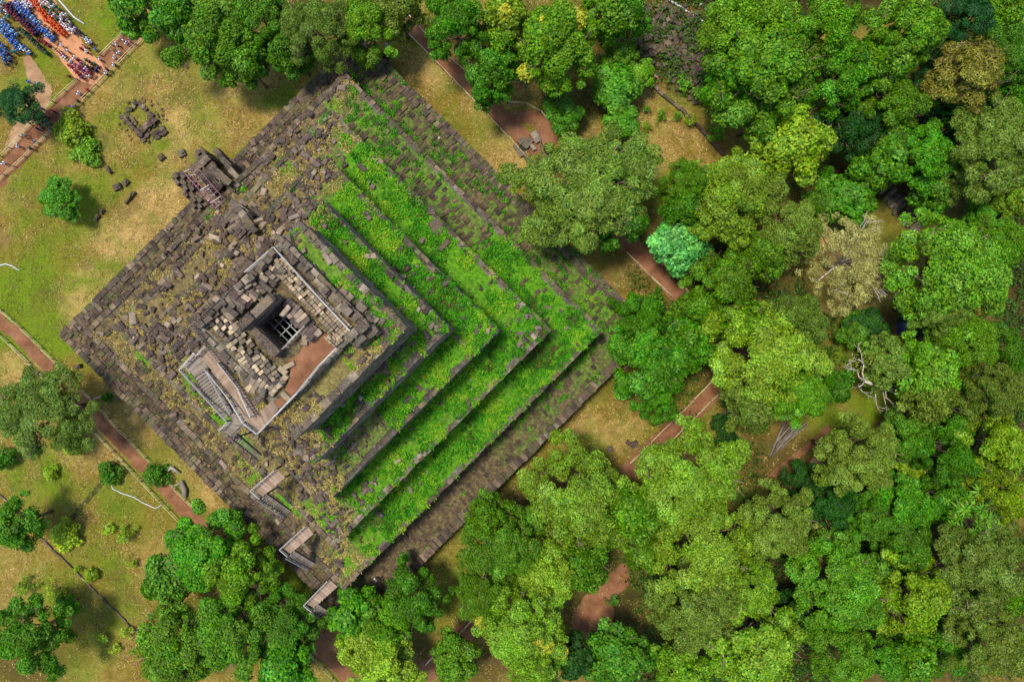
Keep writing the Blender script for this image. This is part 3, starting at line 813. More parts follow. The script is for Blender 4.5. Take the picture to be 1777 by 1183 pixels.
# ------------------------------------------------------------------ leafy plants covering the terraces
def scatter_plants():
    C = []; S = []
    for k in range(1, 7):
        a0, a1, b0, b1 = TR[k]; z = TZ[k]
        for side in range(4):
            inner = TR[k + 1]; 
            if side == 0: w = inner[0] - a0
            elif side == 1: w = a1 - inner[1]
            elif side == 2: w = inner[2] - b0
            else: w = b1 - inner[3]
            L = (b1 - b0) if side in (0, 1) else (a1 - a0)
            n = int(L * w * 13)
            t = rng.uniform(-1, 1, n); r = rng.uniform(.0, max(w, .3), n)
            mid = {0: (b0 + b1) / 2, 1: (b0 + b1) / 2, 2: (a0 + a1) / 2, 3: (a0 + a1) / 2}[side]; half = L / 2
            m = mid + t * half
            A, B = {0: (a0 + r, m), 1: (a1 - r, m), 2: (m, b0 + r), 3: (m, b1 - r)}[side]
            ok = (A > a0) & (A <= a1) & (B > b0) & (B <= b1)
            nz = fbm(A * .55, B * .55, 140 + k); de = vegd(k, side, t)
            if k == 1 and side == 3: de = np.where((np.abs((r % 1.45) - .3) < .22), de + .45, de * .55)
            ok &= (nz < .22 + de * .40) & (rng.uniform(size=n) < .25 + de * .8)
            # leave the dressed edge mostly free
            ok &= (r > .3) | (rng.uniform(size=n) < .6 * de)
            A, B, r = A[ok], B[ok], r[ok]
            X = PC.x + ESE.x * A + ENE.x * B; Y = PC.y + ESE.y * A + ENE.y * B
            C.append(np.stack([X, Y, np.full(len(X), z + .06)], -1)); S.append(np.clip(.35 + fbm(A * .3, B * .3, 200 + k) * 1.0, .3, 1.3) * np.where(rng.uniform(size=len(X)) < .12, 1.6, rng.uniform(.45, 1.15, len(X))))
    C = np.concatenate(C); S = np.concatenate(S); n = len(C); K = 11
    idx = np.repeat(np.arange(n), K); s = S[idx]
    d = rng.normal(size=(n * K, 3)); d[:, 2] = np.abs(d[:, 2]); d = unit(d)
    P = C[idx] + d * (s * rng.uniform(.15, .42, n * K))[:, None] * (1, 1, .75)
    N = d * .6 + rng.normal(size=d.shape) * .45 + (0, 0, .7)
    v = leaf_quads(P, N, .17 + .11 * s * rng.uniform(.6, 1.3, n * K), .085 + .07 * s, .2)
    tint = np.clip(fbm(C[:, 0] * .35, C[:, 1] * .35, 300) + rng.uniform(-.22, .22, n), 0, 1)[idx]
    t = NT('terrace_leaves'); tn = t.attr('tint', 'GEOMETRY', 'Fac'); r = t.island()
    c = t.ramp(tn, [(.12, lin(92, 84, 36)), (.22, lin(34, 94, 10)), (.45, lin(64, 138, 14)), (.62, lin(98, 160, 24)), (.85, lin(142, 170, 36))])
    c = t.hsv(c, .5, 1.0, t.mapr(r, 0, 1, .7, 1.25))
    p = t.n('ShaderNodeBsdfPrincipled'); t.l(c, p.inputs['Base Color']); p.inputs['Roughness'].default_value = .6; p.inputs['Specular IOR Level'].default_value = .15
    tr = t.n('ShaderNodeBsdfTranslucent'); t.l(c, tr.inputs['Color']); mx = t.n('ShaderNodeMixShader'); mx.inputs[0].default_value = .3
    t.l(p.outputs[0], mx.inputs[1]); t.l(tr.outputs[0], mx.inputs[2]); t.l(mx.outputs[0], t.out.inputs['Surface'])
    return quads_mesh('terrace_plants', v, len(P), t.m, tint)
tag(link('terrace_plants', scatter_plants()), 'bright green leafy ground plants covering the right hand terraces of the pyramid', 'plants', kind='stuff')

# plants down in the shaft
def tuft(name, centers, spread, K, L, W, col, label, cat, flat=.6):
    n = len(centers); idx = np.repeat(np.arange(n), K); d = rng.normal(size=(n * K, 3)); d[:, 2] = np.abs(d[:, 2]); d = unit(d)
    P = np.array(centers)[idx] + d * spread * rng.uniform(.3, 1, (n * K, 1)) * (1, 1, flat)
    v = leaf_quads(P, d * .6 + rng.normal(size=d.shape) * .4 + (0, 0, .6), L * rng.uniform(.7, 1.3, n * K), W, .2)
    me = quads_mesh(name, v, len(P), M['leaf'], rng.uniform(.2, .8, n)[idx])
    o = link(name, me); o.color = col; o['flower'] = 0.0
    return tag(o, label, cat, kind='stuff')
_pc = pyr((PIT[0] + PIT[1]) / 2, (PIT[2] + PIT[3]) / 2, 26.6)
tuft('shaft_plants', [(_pc.x + random.uniform(-1.4, 1.4), _pc.y + random.uniform(-1.4, 1.4), 26.6 + random.uniform(0, .5)) for _ in range(34)], .5, 26, .35, .16, lin(40, 120, 40), 'green plants growing on the bottom of the square shaft under the metal grille', 'plants')

# metal grille across the shaft
g = MB(); zg = 33.2
a0, a1, b0, b1 = PIT
for i in range(5):
    b = b0 + (b1 - b0) * (i + .5) / 5; g.bar(pyr(a0 + .05, b, zg), pyr(a1 - .05, b, zg), .08)
for i in range(3):
    a = a0 + (a1 - a0) * (i + .65) / 3.3; g.bar(pyr(a, b0 + .05, zg + .1), pyr(a, b1 - .05, zg + .1), .08)
tag(g.build('shaft_grille', M['steel']), 'pale metal bar grille laid across the square shaft on the pyramid top', 'grille')

# ------------------------------------------------------------------ fallen blocks
def block_mesh(seed, sx, sy, sz, bev=.08):
    r = random.Random(seed); bm = bmesh.new(); bmesh.ops.create_cube(bm, size=1)
    for v in bm.verts:
        v.co.x = v.co.x * sx + r.uniform(-.11, .11); v.co.y = v.co.y * sy + r.uniform(-.1, .1); v.co.z = v.co.z * sz + r.uniform(-.09, .09)
    bmesh.ops.bevel(bm, geom=list(bm.edges), offset=bev, segments=1, affect='EDGES')
    me = bpy.data.meshes.new('fallen_block'); bm.to_mesh(me); bm.free(); return me
def with_obj_shade(name, stops, lich=.3):
    t = NT(name); r = t.n('ShaderNodeObjectInfo').outputs['Random']
    c = t.ramp(r, stops); n = t.noise(4, 5, .7); n2 = t.noise(1.3, 4, .6)
    c = t.mix(t.mapr(n, .5, .72, 0, lich), c, lin(180, 172, 164)); c = t.mix(t.mapr(n2, .45, .7, 0, .5), c, lin(58, 50, 50))
    return t.done(c, .93, .15, t.bump(n, .6, .06))
M['rubble_obj'] = with_obj_shade('fallen_stone', [(0, lin(48, 38, 33)), (.5, lin(86, 70, 60)), (.85, lin(116, 98, 82)), (1, lin(162, 140, 116))])
M['tan_obj'] = with_obj_shade('tan_stone', [(0, lin(60, 54, 48)), (.4, lin(98, 86, 70)), (.8, lin(134, 117, 92)), (1, lin(186, 164, 128))], .25)
BLK = [block_mesh(i, *s) for i, s in enumerate(((1.0, .6, .45), (.8, .55, .5), (1.3, .55, .4), (.7, .65, .5), (.95, .5, .4), (1.6, .6, .5)))]
for m in BLK: m.materials.append(M['rubble_obj'])
BLT = []
for i, s in enumerate(((.85, .6, .45), (.65, .55, .45), (1.1, .55, .4), (.55, .6, .45))):
    m = block_mesh(40 + i, *s, .035); m.name = 'tan_block'; m.materials.append(M['tan_obj']); BLT.append(m)

def drop(me, p, rz, tilt, sc, name, label, group):
    o = link(name, me, None, p); o.rotation_euler = (tilt[0], tilt[1], rz); o.scale = (sc, sc, sc)
    return tag(o, label, 'stone block', group)

SIDE_WORD = ['bare upper left side', 'green lower right side', 'dry lower left side', 'green upper right side']
TIER_WORD = {1: 'lowest terrace', 2: 'second terrace up', 3: 'third terrace up', 4: 'fourth terrace up', 5: 'fifth terrace up', 6: 'topmost narrow terrace'}
spare = MB()
def rubble(k, side, n_ind, n_rest, lo=-1, hi=1, big=1.0):
    a0, a1, b0, b1 = TR[k]; z = TZ[k]; inn = TR[k + 1]
    H1 = (H - z) / (H - TZ[k + 1])
    if side == 0: w = min(inn[0] - a0, (inn[0] + PA0) * H1 - PA0 - a0)
    elif side == 1: w = a1 - max(inn[1], (inn[1] + PA0) * H1 - PA0)
    elif side == 2: w = min(inn[2] - b0, (inn[2] + PB0) * H1 - PB0 - b0)
    else: w = b1 - max(inn[3], (inn[3] + PB0) * H1 - PB0)
    w = max(w, .9)
    mid, half = (((b0 + b1) / 2, (b1 - b0) / 2) if side in (0, 1) else ((a0 + a1) / 2, (a1 - a0) / 2))
    made = 0; clusters = [(random.uniform(lo, hi), random.uniform(.2, 1) * w) for _ in range(max(3, (n_ind + n_rest) // 9))]
    for i in range(n_ind + n_rest):
        if random.random() < .7:
            ct, cr = random.choice(clusters); m = mid + ct * half + random.gauss(0, 1.1); r = min(max(cr + random.gauss(0, .7), .35), w)
        else: m = mid + random.uniform(lo, hi) * half; r = random.uniform(.3, w)
        m = max(min(m, mid + half - 1), mid - half + 1)
        a, b = {0: (a0 + r, m), 1: (a1 - r, m), 2: (m, b0 + r), 3: (m, b1 - r)}[side]
        p = pyr(a, b, z + .08 + abs(random.gauss(0, .13)))
        sc = random.uniform(.55, 1.1) * big * (.8 if side in (1, 3) else 1); rz = random.choice((-.785, .785, random.uniform(0, 6))) + random.gauss(0, .25); tl = (random.gauss(0, .22), random.gauss(0, .22))
        if i < n_ind:
            drop(random.choice(BLK), p, rz, tl, sc * 1.08, 'fallen_block', 'dark fallen block on the %s, %s' % (TIER_WORD[k], SIDE_WORD[side]), 'fallen blocks on the pyramid terraces')
        else:
            q = random.choice((.3, .4, .5, .7, .95)); spare.box(p - Vector((0, 0, .08)), (random.uniform(.5, 1.15) * sc * q, random.uniform(.4, .65) * sc * q, .45 * sc * q), rz, tl, 0, .07 * q)
for args in ((1, 0, 5, 26), (2, 0, 16, 120), (3, 0, 26, 230), (4, 0, 26, 230), (5, 0, 16, 150), (6, 0, 5, 40),
             (1, 2, 3, 10), (2, 2, 6, 60), (3, 2, 16, 150), (4, 2, 14, 150), (5, 2, 5, 60), (6, 2, 3, 30),
             (1, 1, 3, 8), (2, 1, 8, 50), (3, 1, 14, 80), (4, 1, 16, 110), (5, 1, 14, 110), (6, 1, 4, 26),
             (1, 3, 1, 6), (2, 3, 5, 30), (3, 3, 14, 90), (4, 3, 14, 90), (5, 3, 10, 60), (6, 3, 12, 90)):
    rubble(args[0], args[1], args[2], int(args[3] * {0: 1.4, 2: 1.2, 1: .75, 3: .7}[args[1]] * (.6 if args[0] < 4 and args[1] in (0, 2) else 1)))
# heaps beside the bottom corner and on the middle of the sides
rubble(3, 1, 4, 60, -.95, -.75); rubble(4, 1, 4, 60, -.95, -.5); rubble(5, 1, 3, 40, -.95, -.5)
rubble(3, 0, 4, 60, -.2, .35); rubble(4, 0, 4, 60, -.2, .5); rubble(2, 0, 3, 40, -.35, -.05)
rubble(4, 2, 3, 60, -.9, -.2); rubble(3, 2, 3, 60, -.95, -.4)
tag(spare.build('stone_rubble', M['rubble']), 'countless smaller dark broken stones littering all terraces of the pyramid', 'rubble', kind='stuff')
# two big collapsed slabs on the upper right side
for (u, v, z, sx, sy, rz, lab) in ((757, 394, 14.9, 1.9, 2.2, .4, 'largest pale slab fallen on the green upper right side'), (771, 425, 14.9, 2.2, .7, .9, 'long beam shaped block just below the largest pale slab'), (748, 366, 14.9, 1.0, 1.3, .2, 'squat block just above the largest pale slab')):
    mb = MB(); mb.box((0, 0, 0), (sx, sy, .7), 0, (.1, .05), 0, .12, .25)
    o = mb.build('fallen_slab', M['purple_slab']); o.location = at(u, v, z + .3); o.rotation_euler = (0, 0, rz); tag(o, lab, 'stone slab')

# tan blocks set out in rows on the top, lower left of the shaft
def tan_rows(quad, nu, nv, z, lab, keep=.9, jz=.12, sc=1.0, flip=False, blk=None):
    A, B, C, D = [at(u, v, z) for u, v in quad]
    for i in range(nu):
        for j in range(nv):
            if random.random() > keep: continue
            s = (i + .5 + random.gauss(0, .06)) / nu; t = (j + .5 + random.gauss(0, .06)) / nv
            p = A.lerp(B, s).lerp(D.lerp(C, s), t); d = (B - A) if flip else (D - A)
            p.z = z + .2 + random.gauss(0, jz)
            drop(random.choice(blk or BLT), p, math.atan2(d.y, d.x) + random.gauss(0, .1), (random.gauss(0, .06), random.gauss(0, .06)), sc * random.uniform(.9, 1.12), 'tan_block', lab, 'tan blocks laid out on the pyramid top')
tan_rows([(396, 540), (498, 662), (470, 690), (366, 562)], 21, 4, 35.75, 'tan stone block laid in rows lower left of the shaft on the pyramid top', .93, .1, .78)
tan_rows([(398, 520), (432, 490), (452, 512), (424, 540)], 5, 4, 36.0, 'dark broken block heaped beside the upper left wall of the shaft', .8, .25, .9, blk=BLK)
tan_rows([(376, 532), (400, 514), (422, 536), (398, 552)], 3, 3, 36.2, 'greyish tan block stacked left of the shaft on the pyramid top', .9, .2)
tan_rows([(440, 640), (470, 672), (452, 696), (425, 664)], 5, 3, 35.75, 'tan block of the small group nearest the timber stairs on the pyramid top', .9)
tan_rows([(430, 500), (480, 452), (500, 470), (452, 520)], 7, 4, 35.85, 'broken tan block between the shaft and the upper corner of the pyramid top', .8, .25)
tan_rows([(500, 520), (556, 580), (544, 592), (488, 532)], 9, 3, 35.8, 'dark tan block between the shaft and the pale paved walk', .85, .25, .95, blk=BLK)
for (u, v, l, w, rz, lab) in ((529, 590, 1.1, .55, 1.5, 'lone squat block on the red earth floor right of the shaft'), (502, 634, 1.2, .5, .45, 'grey block lying on the red earth floor below the shaft'), (491, 643, 1.0, .6, -.7, 'pale yellowish block beside the red earth floor'), (484, 668, 2.6, .55, .85, 'long pale sill stone along the red earth floor'), (496, 687, 1.0, .6, -.8, 'lightest plank sized block beside the top railing')):
    mb = MB(); mb.box((0, 0, 0), (l, w, .4), 0, (0, 0), 0, .04, .05); o = mb.build('tan_block', M['sandstone']); o.location = at(u, v, 35.95); o.rotation_euler = (0, 0, rz); tag(o, lab, 'stone block')

# ------------------------------------------------------------------ timber stairways on the lower left side
def P3(u, v, z): return at(u, v, z)
def deck(root, o0, quad, z, mat='plank', n=None, along=True, th=.08):
    A, B, C, D = [P3(u, v, z) - o0 for u, v in quad]
    mb = MB(); L = (B - A).length if along else (D - A).length
    n = n or max(3, int(L / .22))
    for i in range(n):
        s = (i + .5) / n
        if along: p, q = A.lerp(B, s), D.lerp(C, s)
        else: p, q = A.lerp(D, s), B.lerp(C, s)
        mb.bar(p + Vector((0, 0, random.uniform(-.01, .01))), q, L / n * .9, th)
    return mb.build('deck', M[mat], root)
def flight(root, o0, a0, a1, b0, b1, za, zb, n, mat='plank_grey', nm='stair_flight'):
    """treads from edge a0-a1 at height za to edge b0-b1 at height zb"""
    A0, A1 = P3(*a0, za) - o0, P3(*a1, za) - o0; B0, B1 = P3(*b0, zb) - o0, P3(*b1, zb) - o0
    mb = MB()
    for i in range(n):
        s = (i + .5) / n; p = A0.lerp(B0, s); q = A1.lerp(B1, s)
        mb.bar(p, q, (B0 - A0).xy.length / n * (.62 if mat == 'plank_grey' and n < 15 else .93), .06)
    f = mb.build(nm, M[mat], root)
    sb = MB(); sb.bar(A0 - Vector((0, 0, .1)), B0 - Vector((0, 0, .1)), .08, .26); sb.bar(A1 - Vector((0, 0, .1)), B1 - Vector((0, 0, .1)), .08, .26); sb.build('stringer', M['rail_dark'], root)
    return f
def handrail(root, o0, pts, mat='rail_pale', h=1.0, gap=1.2, w=.07, name='handrail', dark_posts=True):
    """pts: (u, v, z of the walking surface)"""
    Q = [P3(*p) - o0 for p in pts]; mb = MB()
    for a, b in zip(Q[:-1], Q[1:]):
        mb.bar(a + Vector((0, 0, h)), b + Vector((0, 0, h)), w * 1.4, w); mb.bar(a + Vector((0, 0, h * .5)), b + Vector((0, 0, h * .5)), w * .7, w)
    r = mb.build(name, M[mat], root)
    pb = MB(); pb.box((0, 0, h / 2 - .05), (.08, .08, h + .05)); pm = pb.mesh('rail_post', M['rail_dark'] if dark_posts else M[mat])
    for i, (a, b) in enumerate(zip(Q[:-1], Q[1:])):
        n = max(1, round((b - a).length / gap))
        for j in range(n + (1 if i == len(Q) - 2 else 0)): link('rail_post', pm, root, a.lerp(b, j / n))
    return r
def supports(root, o0, quad, z, zg):
    pb = MB(); pb.box((0, 0, -(z - zg) / 2), (.16, .16, z - zg)); pm = pb.mesh('support_post', M['rail_dark'])
    for u, v in quad: link('support_post', pm, root, P3(u, v, z - .1) - o0)

def stairway(label, quad, z, zdown, fl, rail, steps=14):
    o0 = P3(*quad[0], z); root = empty('timber_stairway', o0); tag(root, label, 'stairway', 'timber stairways on the lower left side')
    deck(root, o0, quad, z, 'plank', 9, False)
    supports(root, o0, quad, z, zdown)
    a0, a1, b0, b1 = fl
    flight(root, o0, a0, a1, b0, b1, z - .2, zdown, steps)
    handrail(root, o0, [(*p, z) for p in rail] )
    handrail(root, o0, [(*a0, z), (*b0, zdown)])
    return root
# quads: inner-left, inner-right, outer-right, outer-left
stairway('timber landing with steps, third lowest of four, between two dry terraces', [(480, 813), (495, 828), (456, 861), (439, 849)], 21.1, 15.3, ((452, 866), (462, 856), (496, 895), (505, 886)), [(480, 813), (439, 849), (455, 863)])
stairway('timber landing with steps, second lowest of four, close to the bottom corner', [(533, 910), (544, 926), (504, 960), (489, 950)], 15.3, 9.7, ((500, 965), (511, 955), (538, 986), (547, 977)), [(533, 910), (489, 950), (503, 962)])
stairway('lowest timber landing with steps beside the trees at the bottom corner', [(571, 1004), (586, 1017), (545, 1054), (530, 1046)], 9.7, 4.1, ((541, 1059), (553, 1048), (572, 1077), (580, 1066)), [(571, 1004), (530, 1046), (544, 1057)])

# topmost, large double flight
o0 = P3(400, 720, 27.3); root = empty('timber_stairway', o0); tag(root, 'largest timber stairway, a double flight climbing to the pyramid top', 'stairway', 'timber stairways on the lower left side')
deck(root, o0, [(401, 727), (432, 729), (406, 760), (386, 746)], 27.3, 'plank_grey', 12, False)
deck(root, o0, [(396, 700), (424, 690), (436, 722), (402, 732)], 27.32, 'plank_grey', 14, True)
supports(root, o0, [(386, 746), (406, 760), (402, 732)], 27.3, 21.0)
flight(root, o0, (402, 761), (410, 752), (446, 797), (453, 789), 27.1, 21.1, 14)
# broad lower flight going up to the left
deck(root, o0, [(322, 635), (345, 612), (363, 640), (338, 654)], 31.5, 'plank_grey', 9, False)
flight(root, o0, (386, 728), (404, 716), (338, 656), (360, 640), 27.4, 31.4, 16, 'plank_grey')
# landing and second flight back to the right
deck(root, o0, [(346, 618), (362, 602), (386, 628), (370, 645)], 31.6, 'plank', 8, True)
flight(root, o0, (366, 645), (384, 630), (402, 690), (418, 672), 31.8, 34.6, 12, 'plank')
deck(root, o0, [(402, 690), (418, 672), (440, 716), (428, 732)], 34.8, 'plank', 10, True)
deck(root, o0, [(428, 732), (440, 716), (462, 735), (450, 750)], 35.75, 'plank', 6, True)
deck(root, o0, [(418, 690), (430, 684), (450, 722), (440, 732)], 35.7, 'plank', 10, True)
deck(root, o0, [(443, 722), (474, 694), (484, 708), (453, 748)], 35.8, 'plank', 17, True)
supports(root, o0, [(322, 635), (338, 654), (346, 618), (402, 690), (428, 732), (450, 748)], 31.4, 27.2)
handrail(root, o0, [(386, 746, 27.3), (400, 730, 27.3)])
handrail(root, o0, [(398, 729, 27.5), (318, 641, 31.5), (344, 612, 31.6)], w=.09)
handrail(root, o0, [(404, 716, 27.5), (362, 640, 31.5)], w=.09)
handrail(root, o0, [(366, 645, 31.8), (402, 690, 34.7), (428, 733, 35.5)], w=.08)
handrail(root, o0, [(384, 630, 31.8), (418, 672, 34.7), (440, 722, 36)], w=.08)
handrail(root, o0, [(346, 618, 31.6), (362, 600, 31.6)], w=.09)
handrail(root, o0, [(404, 758, 27.3), (430, 730, 27.3)], mat='rail_dark')

# railings round the top
def railing(pts, label, mat, gap, h=1.05, w=.07, z=35.7, name='top_railing', slats=False):
    o0 = P3(*pts[0], z); root = empty(name, o0); tag(root, label, 'railing', 'timber railings round the pyramid top')
    if not slats: handrail(root, o0, [(*p, z) for p in pts], mat, h, gap, w)
    else:
        Q = [P3(*p, z) - o0 for p in pts]; rb = MB(); sb = MB()
        for a, b in zip(Q[:-1], Q[1:]):
            for hh in (.25, h): rb.bar(a + Vector((0, 0, hh)), b + Vector((0, 0, hh)), .07, .06)
            n = int((b - a).length / gap)
            for i in range(n): p = a.lerp(b, i / n); sb.box((p.x, p.y, h / 2), (.07, .07, h))
        rb.build('rail', M['rail_dark'], root); sb.build('slats', M['rail_dark'], root)
    return root
railing([(452, 751), (478, 724), (520, 680), (556, 636), (588, 603)], 'pale railing along the red earth floor on the lower right edge of the top', 'rail_pale', 1.4, w=.09)
railing([(452, 751), (428, 732)], 'short pale railing at the bottom corner of the top deck', 'rail_pale', 1.0, w=.09)
railing([(480, 431), (560, 520), (622, 586)], 'long pale railing beside the paved walk on the upper right edge of the top', 'rail_pale', 2.0, w=.09)
railing([(480, 431), (431, 474)], 'pale railing on the upper left edge of the top, by the upper corner', 'rail_pale', 1.6, w=.09)
railing([(412, 500), (340, 566), (380, 620), (424, 676)], 'long dark slatted railing round the left corner of the top', 'rail_dark', .3, 1.2, slats=True)
railing([(424, 676), (430, 690), (452, 722)], 'dark slatted railing beside the upper end of the timber stairs', 'rail_dark', .3, 1.2, slats=True)
railing([(424, 505), (440, 490)], 'tiny pale railing beside the pile of grey blocks left of the shaft', 'rail_pale', .35, 1.0, slats=False)
railing([(490, 610), (533, 566)], 'railing of thin bars along the lower right rim of the shaft', 'rail_pale', .5, 1.0, w=.05)

# stacked scaffolding at the foot of the ruined stairway
o0 = P3(350, 322, 9.5); root = empty('scaffold_frame', o0); tag(root, 'heap of reddish scaffold frames and poles in front of the ruined stairway', 'scaffold')
def sc(u, v, z): return P3(u, v, z) - o0
lines = MB(); cross = MB()
def scp(t, w, z): return sc(318 + 54 * t + 17 * w, 298 + 62 * t - 15 * w, z)
for w in (0, .3, .62, 1):
    for z in (10.0, 11.2, 12.3):
        a = random.uniform(-.06, .12); b = random.uniform(.8, 1.06); lines.bar(scp(a, w, z), scp(b, w + random.uniform(-.06, .06), z + random.uniform(-.3, .3)), .08)
for i in range(11):
    t_ = (i + random.uniform(-.3, .3)) / 10
    for w in (0, .62): cross.bar(scp(t_, w, 8.2), scp(t_, w, 12.6), .07)
    z = random.choice((10.1, 11.3, 12.4)); cross.bar(scp(t_, random.uniform(-.1, .2), z), scp(t_ + random.uniform(-.05, .05), random.uniform(.6, 1.15), z), .07)
    if i % 2: cross.bar(scp(t_, 0, 10), scp(t_ + .12, .62, 12.3), .06)
for i in range(16):
    t_ = random.random(); a = random.uniform(-.25, .25); lines.bar(scp(t_, random.uniform(-.2, 1), random.uniform(10, 12.8)), scp(t_ + a, random.uniform(-.2, 1.2), random.uniform(10, 12.8)), .06)
lines.build('pole', M['scaffold'], root); cross.build('cross_bar', M['scaffold_pale'], root)

# ------------------------------------------------------------------ stones and other things on the lawn
# small ruin: a hollow square of blocks on the upper left lawn
ru = tag(empty('ruined_shrine', at(248, 207)), 'small square ruin of loose grey blocks on the upper left lawn', 'ruin'); o0 = at(248, 207)
mb = MB(); gb = MB()
for (u0, v0, u1, v1, n, hh) in ((215, 205, 250, 238, 9, 2), (222, 200, 256, 232, 7, 1), (250, 234, 274, 208, 7, 2), (246, 228, 268, 206, 5, 1), (268, 204, 240, 178, 5, 1), (238, 180, 222, 196, 4, 1), (250, 244, 262, 234, 3, 1), (266, 234, 288, 222, 5, 1), (272, 240, 292, 228, 4, 1)):
    for i in range(n):
        s = (i + .5) / n; p = at(u0 + (u1 - u0) * s, v0 + (v1 - v0) * s) - o0; ang = math.atan2(-(v1 - v0), u1 - u0)
        for h in range(hh): mb.box((p.x + random.gauss(0, .1), p.y + random.gauss(0, .1), .22 + h * .42), (random.uniform(.45, .8), random.uniform(.45, .65), .42), ang + random.gauss(0, .3), (random.gauss(0, .1), random.gauss(0, .1)), 0, .05)
mb.build('block_wall', M['laterite'], ru)
for i in range(60):
    a = random.uniform(0, 6.28); r = random.uniform(2.2, 3.6); gb.box((r * math.cos(a), r * math.sin(a), .05), (random.uniform(.15, .5), random.uniform(.15, .4), .2), a, (0, 0), 0, .04)
gb.build('scattered_gravel', M['laterite_brown'], ru)
def lone_block(u, v, s, rz, label, mat='laterite', h=.6, z=0.0, name='stone_block'):
    mb = MB(); mb.box((0, 0, h / 2), (s[0], s[1], h), 0, (random.gauss(0, .06), random.gauss(0, .06)), 0, .07, .1)
    mb.box((s[0] * .15, s[1] * .1, h + .08), (s[0] * .5, s[1] * .6, .2), .3, (0, .1), 0, .05)
    o = mb.build(name, M[mat]); o.location = at(u, v, z); o.rotation_euler = (0, 0, rz); return tag(o, label, 'stone block')
lone_block(282, 274, (.9, .9), .7, 'single dark square block on the lawn left of the gate ruin')
lone_block(317, 267, (1.1, 1.0), .5, 'single pale topped block on the lawn next to the gate ruin', 'grey_stone')
lone_block(191, 296, (1.2, .4), -.9, 'narrow dark block on the lawn below the small ruin')
lone_block(228, 344, (2.3, .35), .85, 'long thin dark block on the lawn, right of the round tree')
lone_block(172, 378, (1.0, .4), .9, 'dark narrow block on the lawn just below the round tree')
lone_block(180, 368, (.9, .35), .9, 'thin dark block beside the narrow block below the round tree')
lone_block(206, 325, (1.3, .9), .4, 'lumpy dark block beside a tuft on the lawn, left of the scaffold')
lone_block(220, 318, (1.0, .8), .9, 'lumpy dark block with green plant on the lawn, left of the scaffold')
lone_block(1100, 771, (1.2, .9), .4, 'brown split block on the dry grass beside the lower right fence', 'purple_slab')
lone_block(1090, 768, (.7, .8), .9, 'small dark block next to the brown split block', 'purple_slab')
lone_block(1058, 779, (.9, .8), .2, 'rounded grey block on the dry grass below the right corner', 'grey_stone')
lone_block(138, 636, (1.0, .6), .2, 'dark stone on the grass between the left path and the pyramid')
lone_block(210, 690, (1.3, .5), .3, 'grey block in the grass beside the leaning post by the left path', 'grey_stone')
lone_block(320, 115, (1.4, .4), -.6, 'dark earthy clod on the lawn left of the big top tree', 'laterite', .2)

# stone lined well crossed by the fence, upper right
we = tag(empty('stone_well', at(912, 258)), 'small pit lined with grey blocks under the upper right fence', 'well'); o0 = at(912, 258); mb = MB()
for (u, v, l, w, rz, hh) in ((900, 262, 2.0, .7, -1.0, .5), (915, 250, 1.6, .9, .9, .6), (930, 240, 1.6, .9, -1.0, .7), (924, 256, 1.2, .6, -.9, .5), (912, 272, 1.6, .6, -1.0, .4), (905, 246, 1.1, .8, .7, .6)):
    p = at(u, v) - o0; mb.box((p.x, p.y, hh / 2), (l, w, hh), rz, (0, 0), 0, .07)
mb.build('lining_blocks', M['grey_stone'], we)
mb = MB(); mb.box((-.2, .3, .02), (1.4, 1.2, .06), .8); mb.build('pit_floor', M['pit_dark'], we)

# kerb walls
def stone_wall(pts, label, w=.35, h=.35, mat='grey_stone', keep=1.0, name='low_stone_wall', L=.9):
    o0 = at(*pts[0]); mb = MB()
    for a, b in zip(pts[:-1], pts[1:]):
        A, B = at(*a) - o0, at(*b) - o0; n = max(1, int((B - A).length / L)); d = B - A; ang = math.atan2(d.y, d.x)
        for i in range(n):
            if random.random() > keep: continue
            c = A.lerp(B, (i + .5) / n); mb.box((c.x + random.gauss(0, .04), c.y + random.gauss(0, .04), h / 2), (d.length / n * .97, w * random.uniform(.85, 1.15), h * random.uniform(.8, 1.2)), ang + random.gauss(0, .03), (random.gauss(0, .03), random.gauss(0, .03)), 0, .04)
    o = mb.build(name, M[mat]); o.location = o0; return tag(o, label, 'wall')
stone_wall([(-10, 850), (48, 898), (75, 935), (128, 985), (180, 1038), (262, 1118)], 'long low grey kerb wall crossing the lower left lawn', .2, .3, 'sandstone_grey')
stone_wall([(1118, 136), (1150, 166), (1180, 190), (1215, 226), (1262, 276)], 'low dark grey wall across the dry clearing in the upper right', .45, .5, 'laterite')
stone_wall([(1240, 730), (1275, 700), (1288, 690)], 'short low wall at the forest edge beside the lower right path', .25, .3)
stone_wall([(1150, -5), (1180, 14), (1225, 42)], 'thin pale kerb in the shade at the very top, right of centre', .2, .3, 'concrete')
stone_wall([(1568, 436), (1592, 416), (1600, 412)], 'short pale wall end beside the big flat topped tree', .5, .6)
stone_wall([(1455, 560), (1490, 522), (1535, 470), (1570, 432)], 'dark broken wall along the edge of the clearing right of the bleached tree', .5, .5, 'laterite', .8)
ribbon('ditch', [(120, 905), (165, 852), (208, 800)], .8, M['ditch'], .008, 14)
ribbon('ditch', [(540, 1010), (480, 955), (452, 962)], .4, M['ditch'], .008, 15)
ribbon('ditch', [(1258, 276), (1300, 318)], .7, M['ditch'], .008, 16)
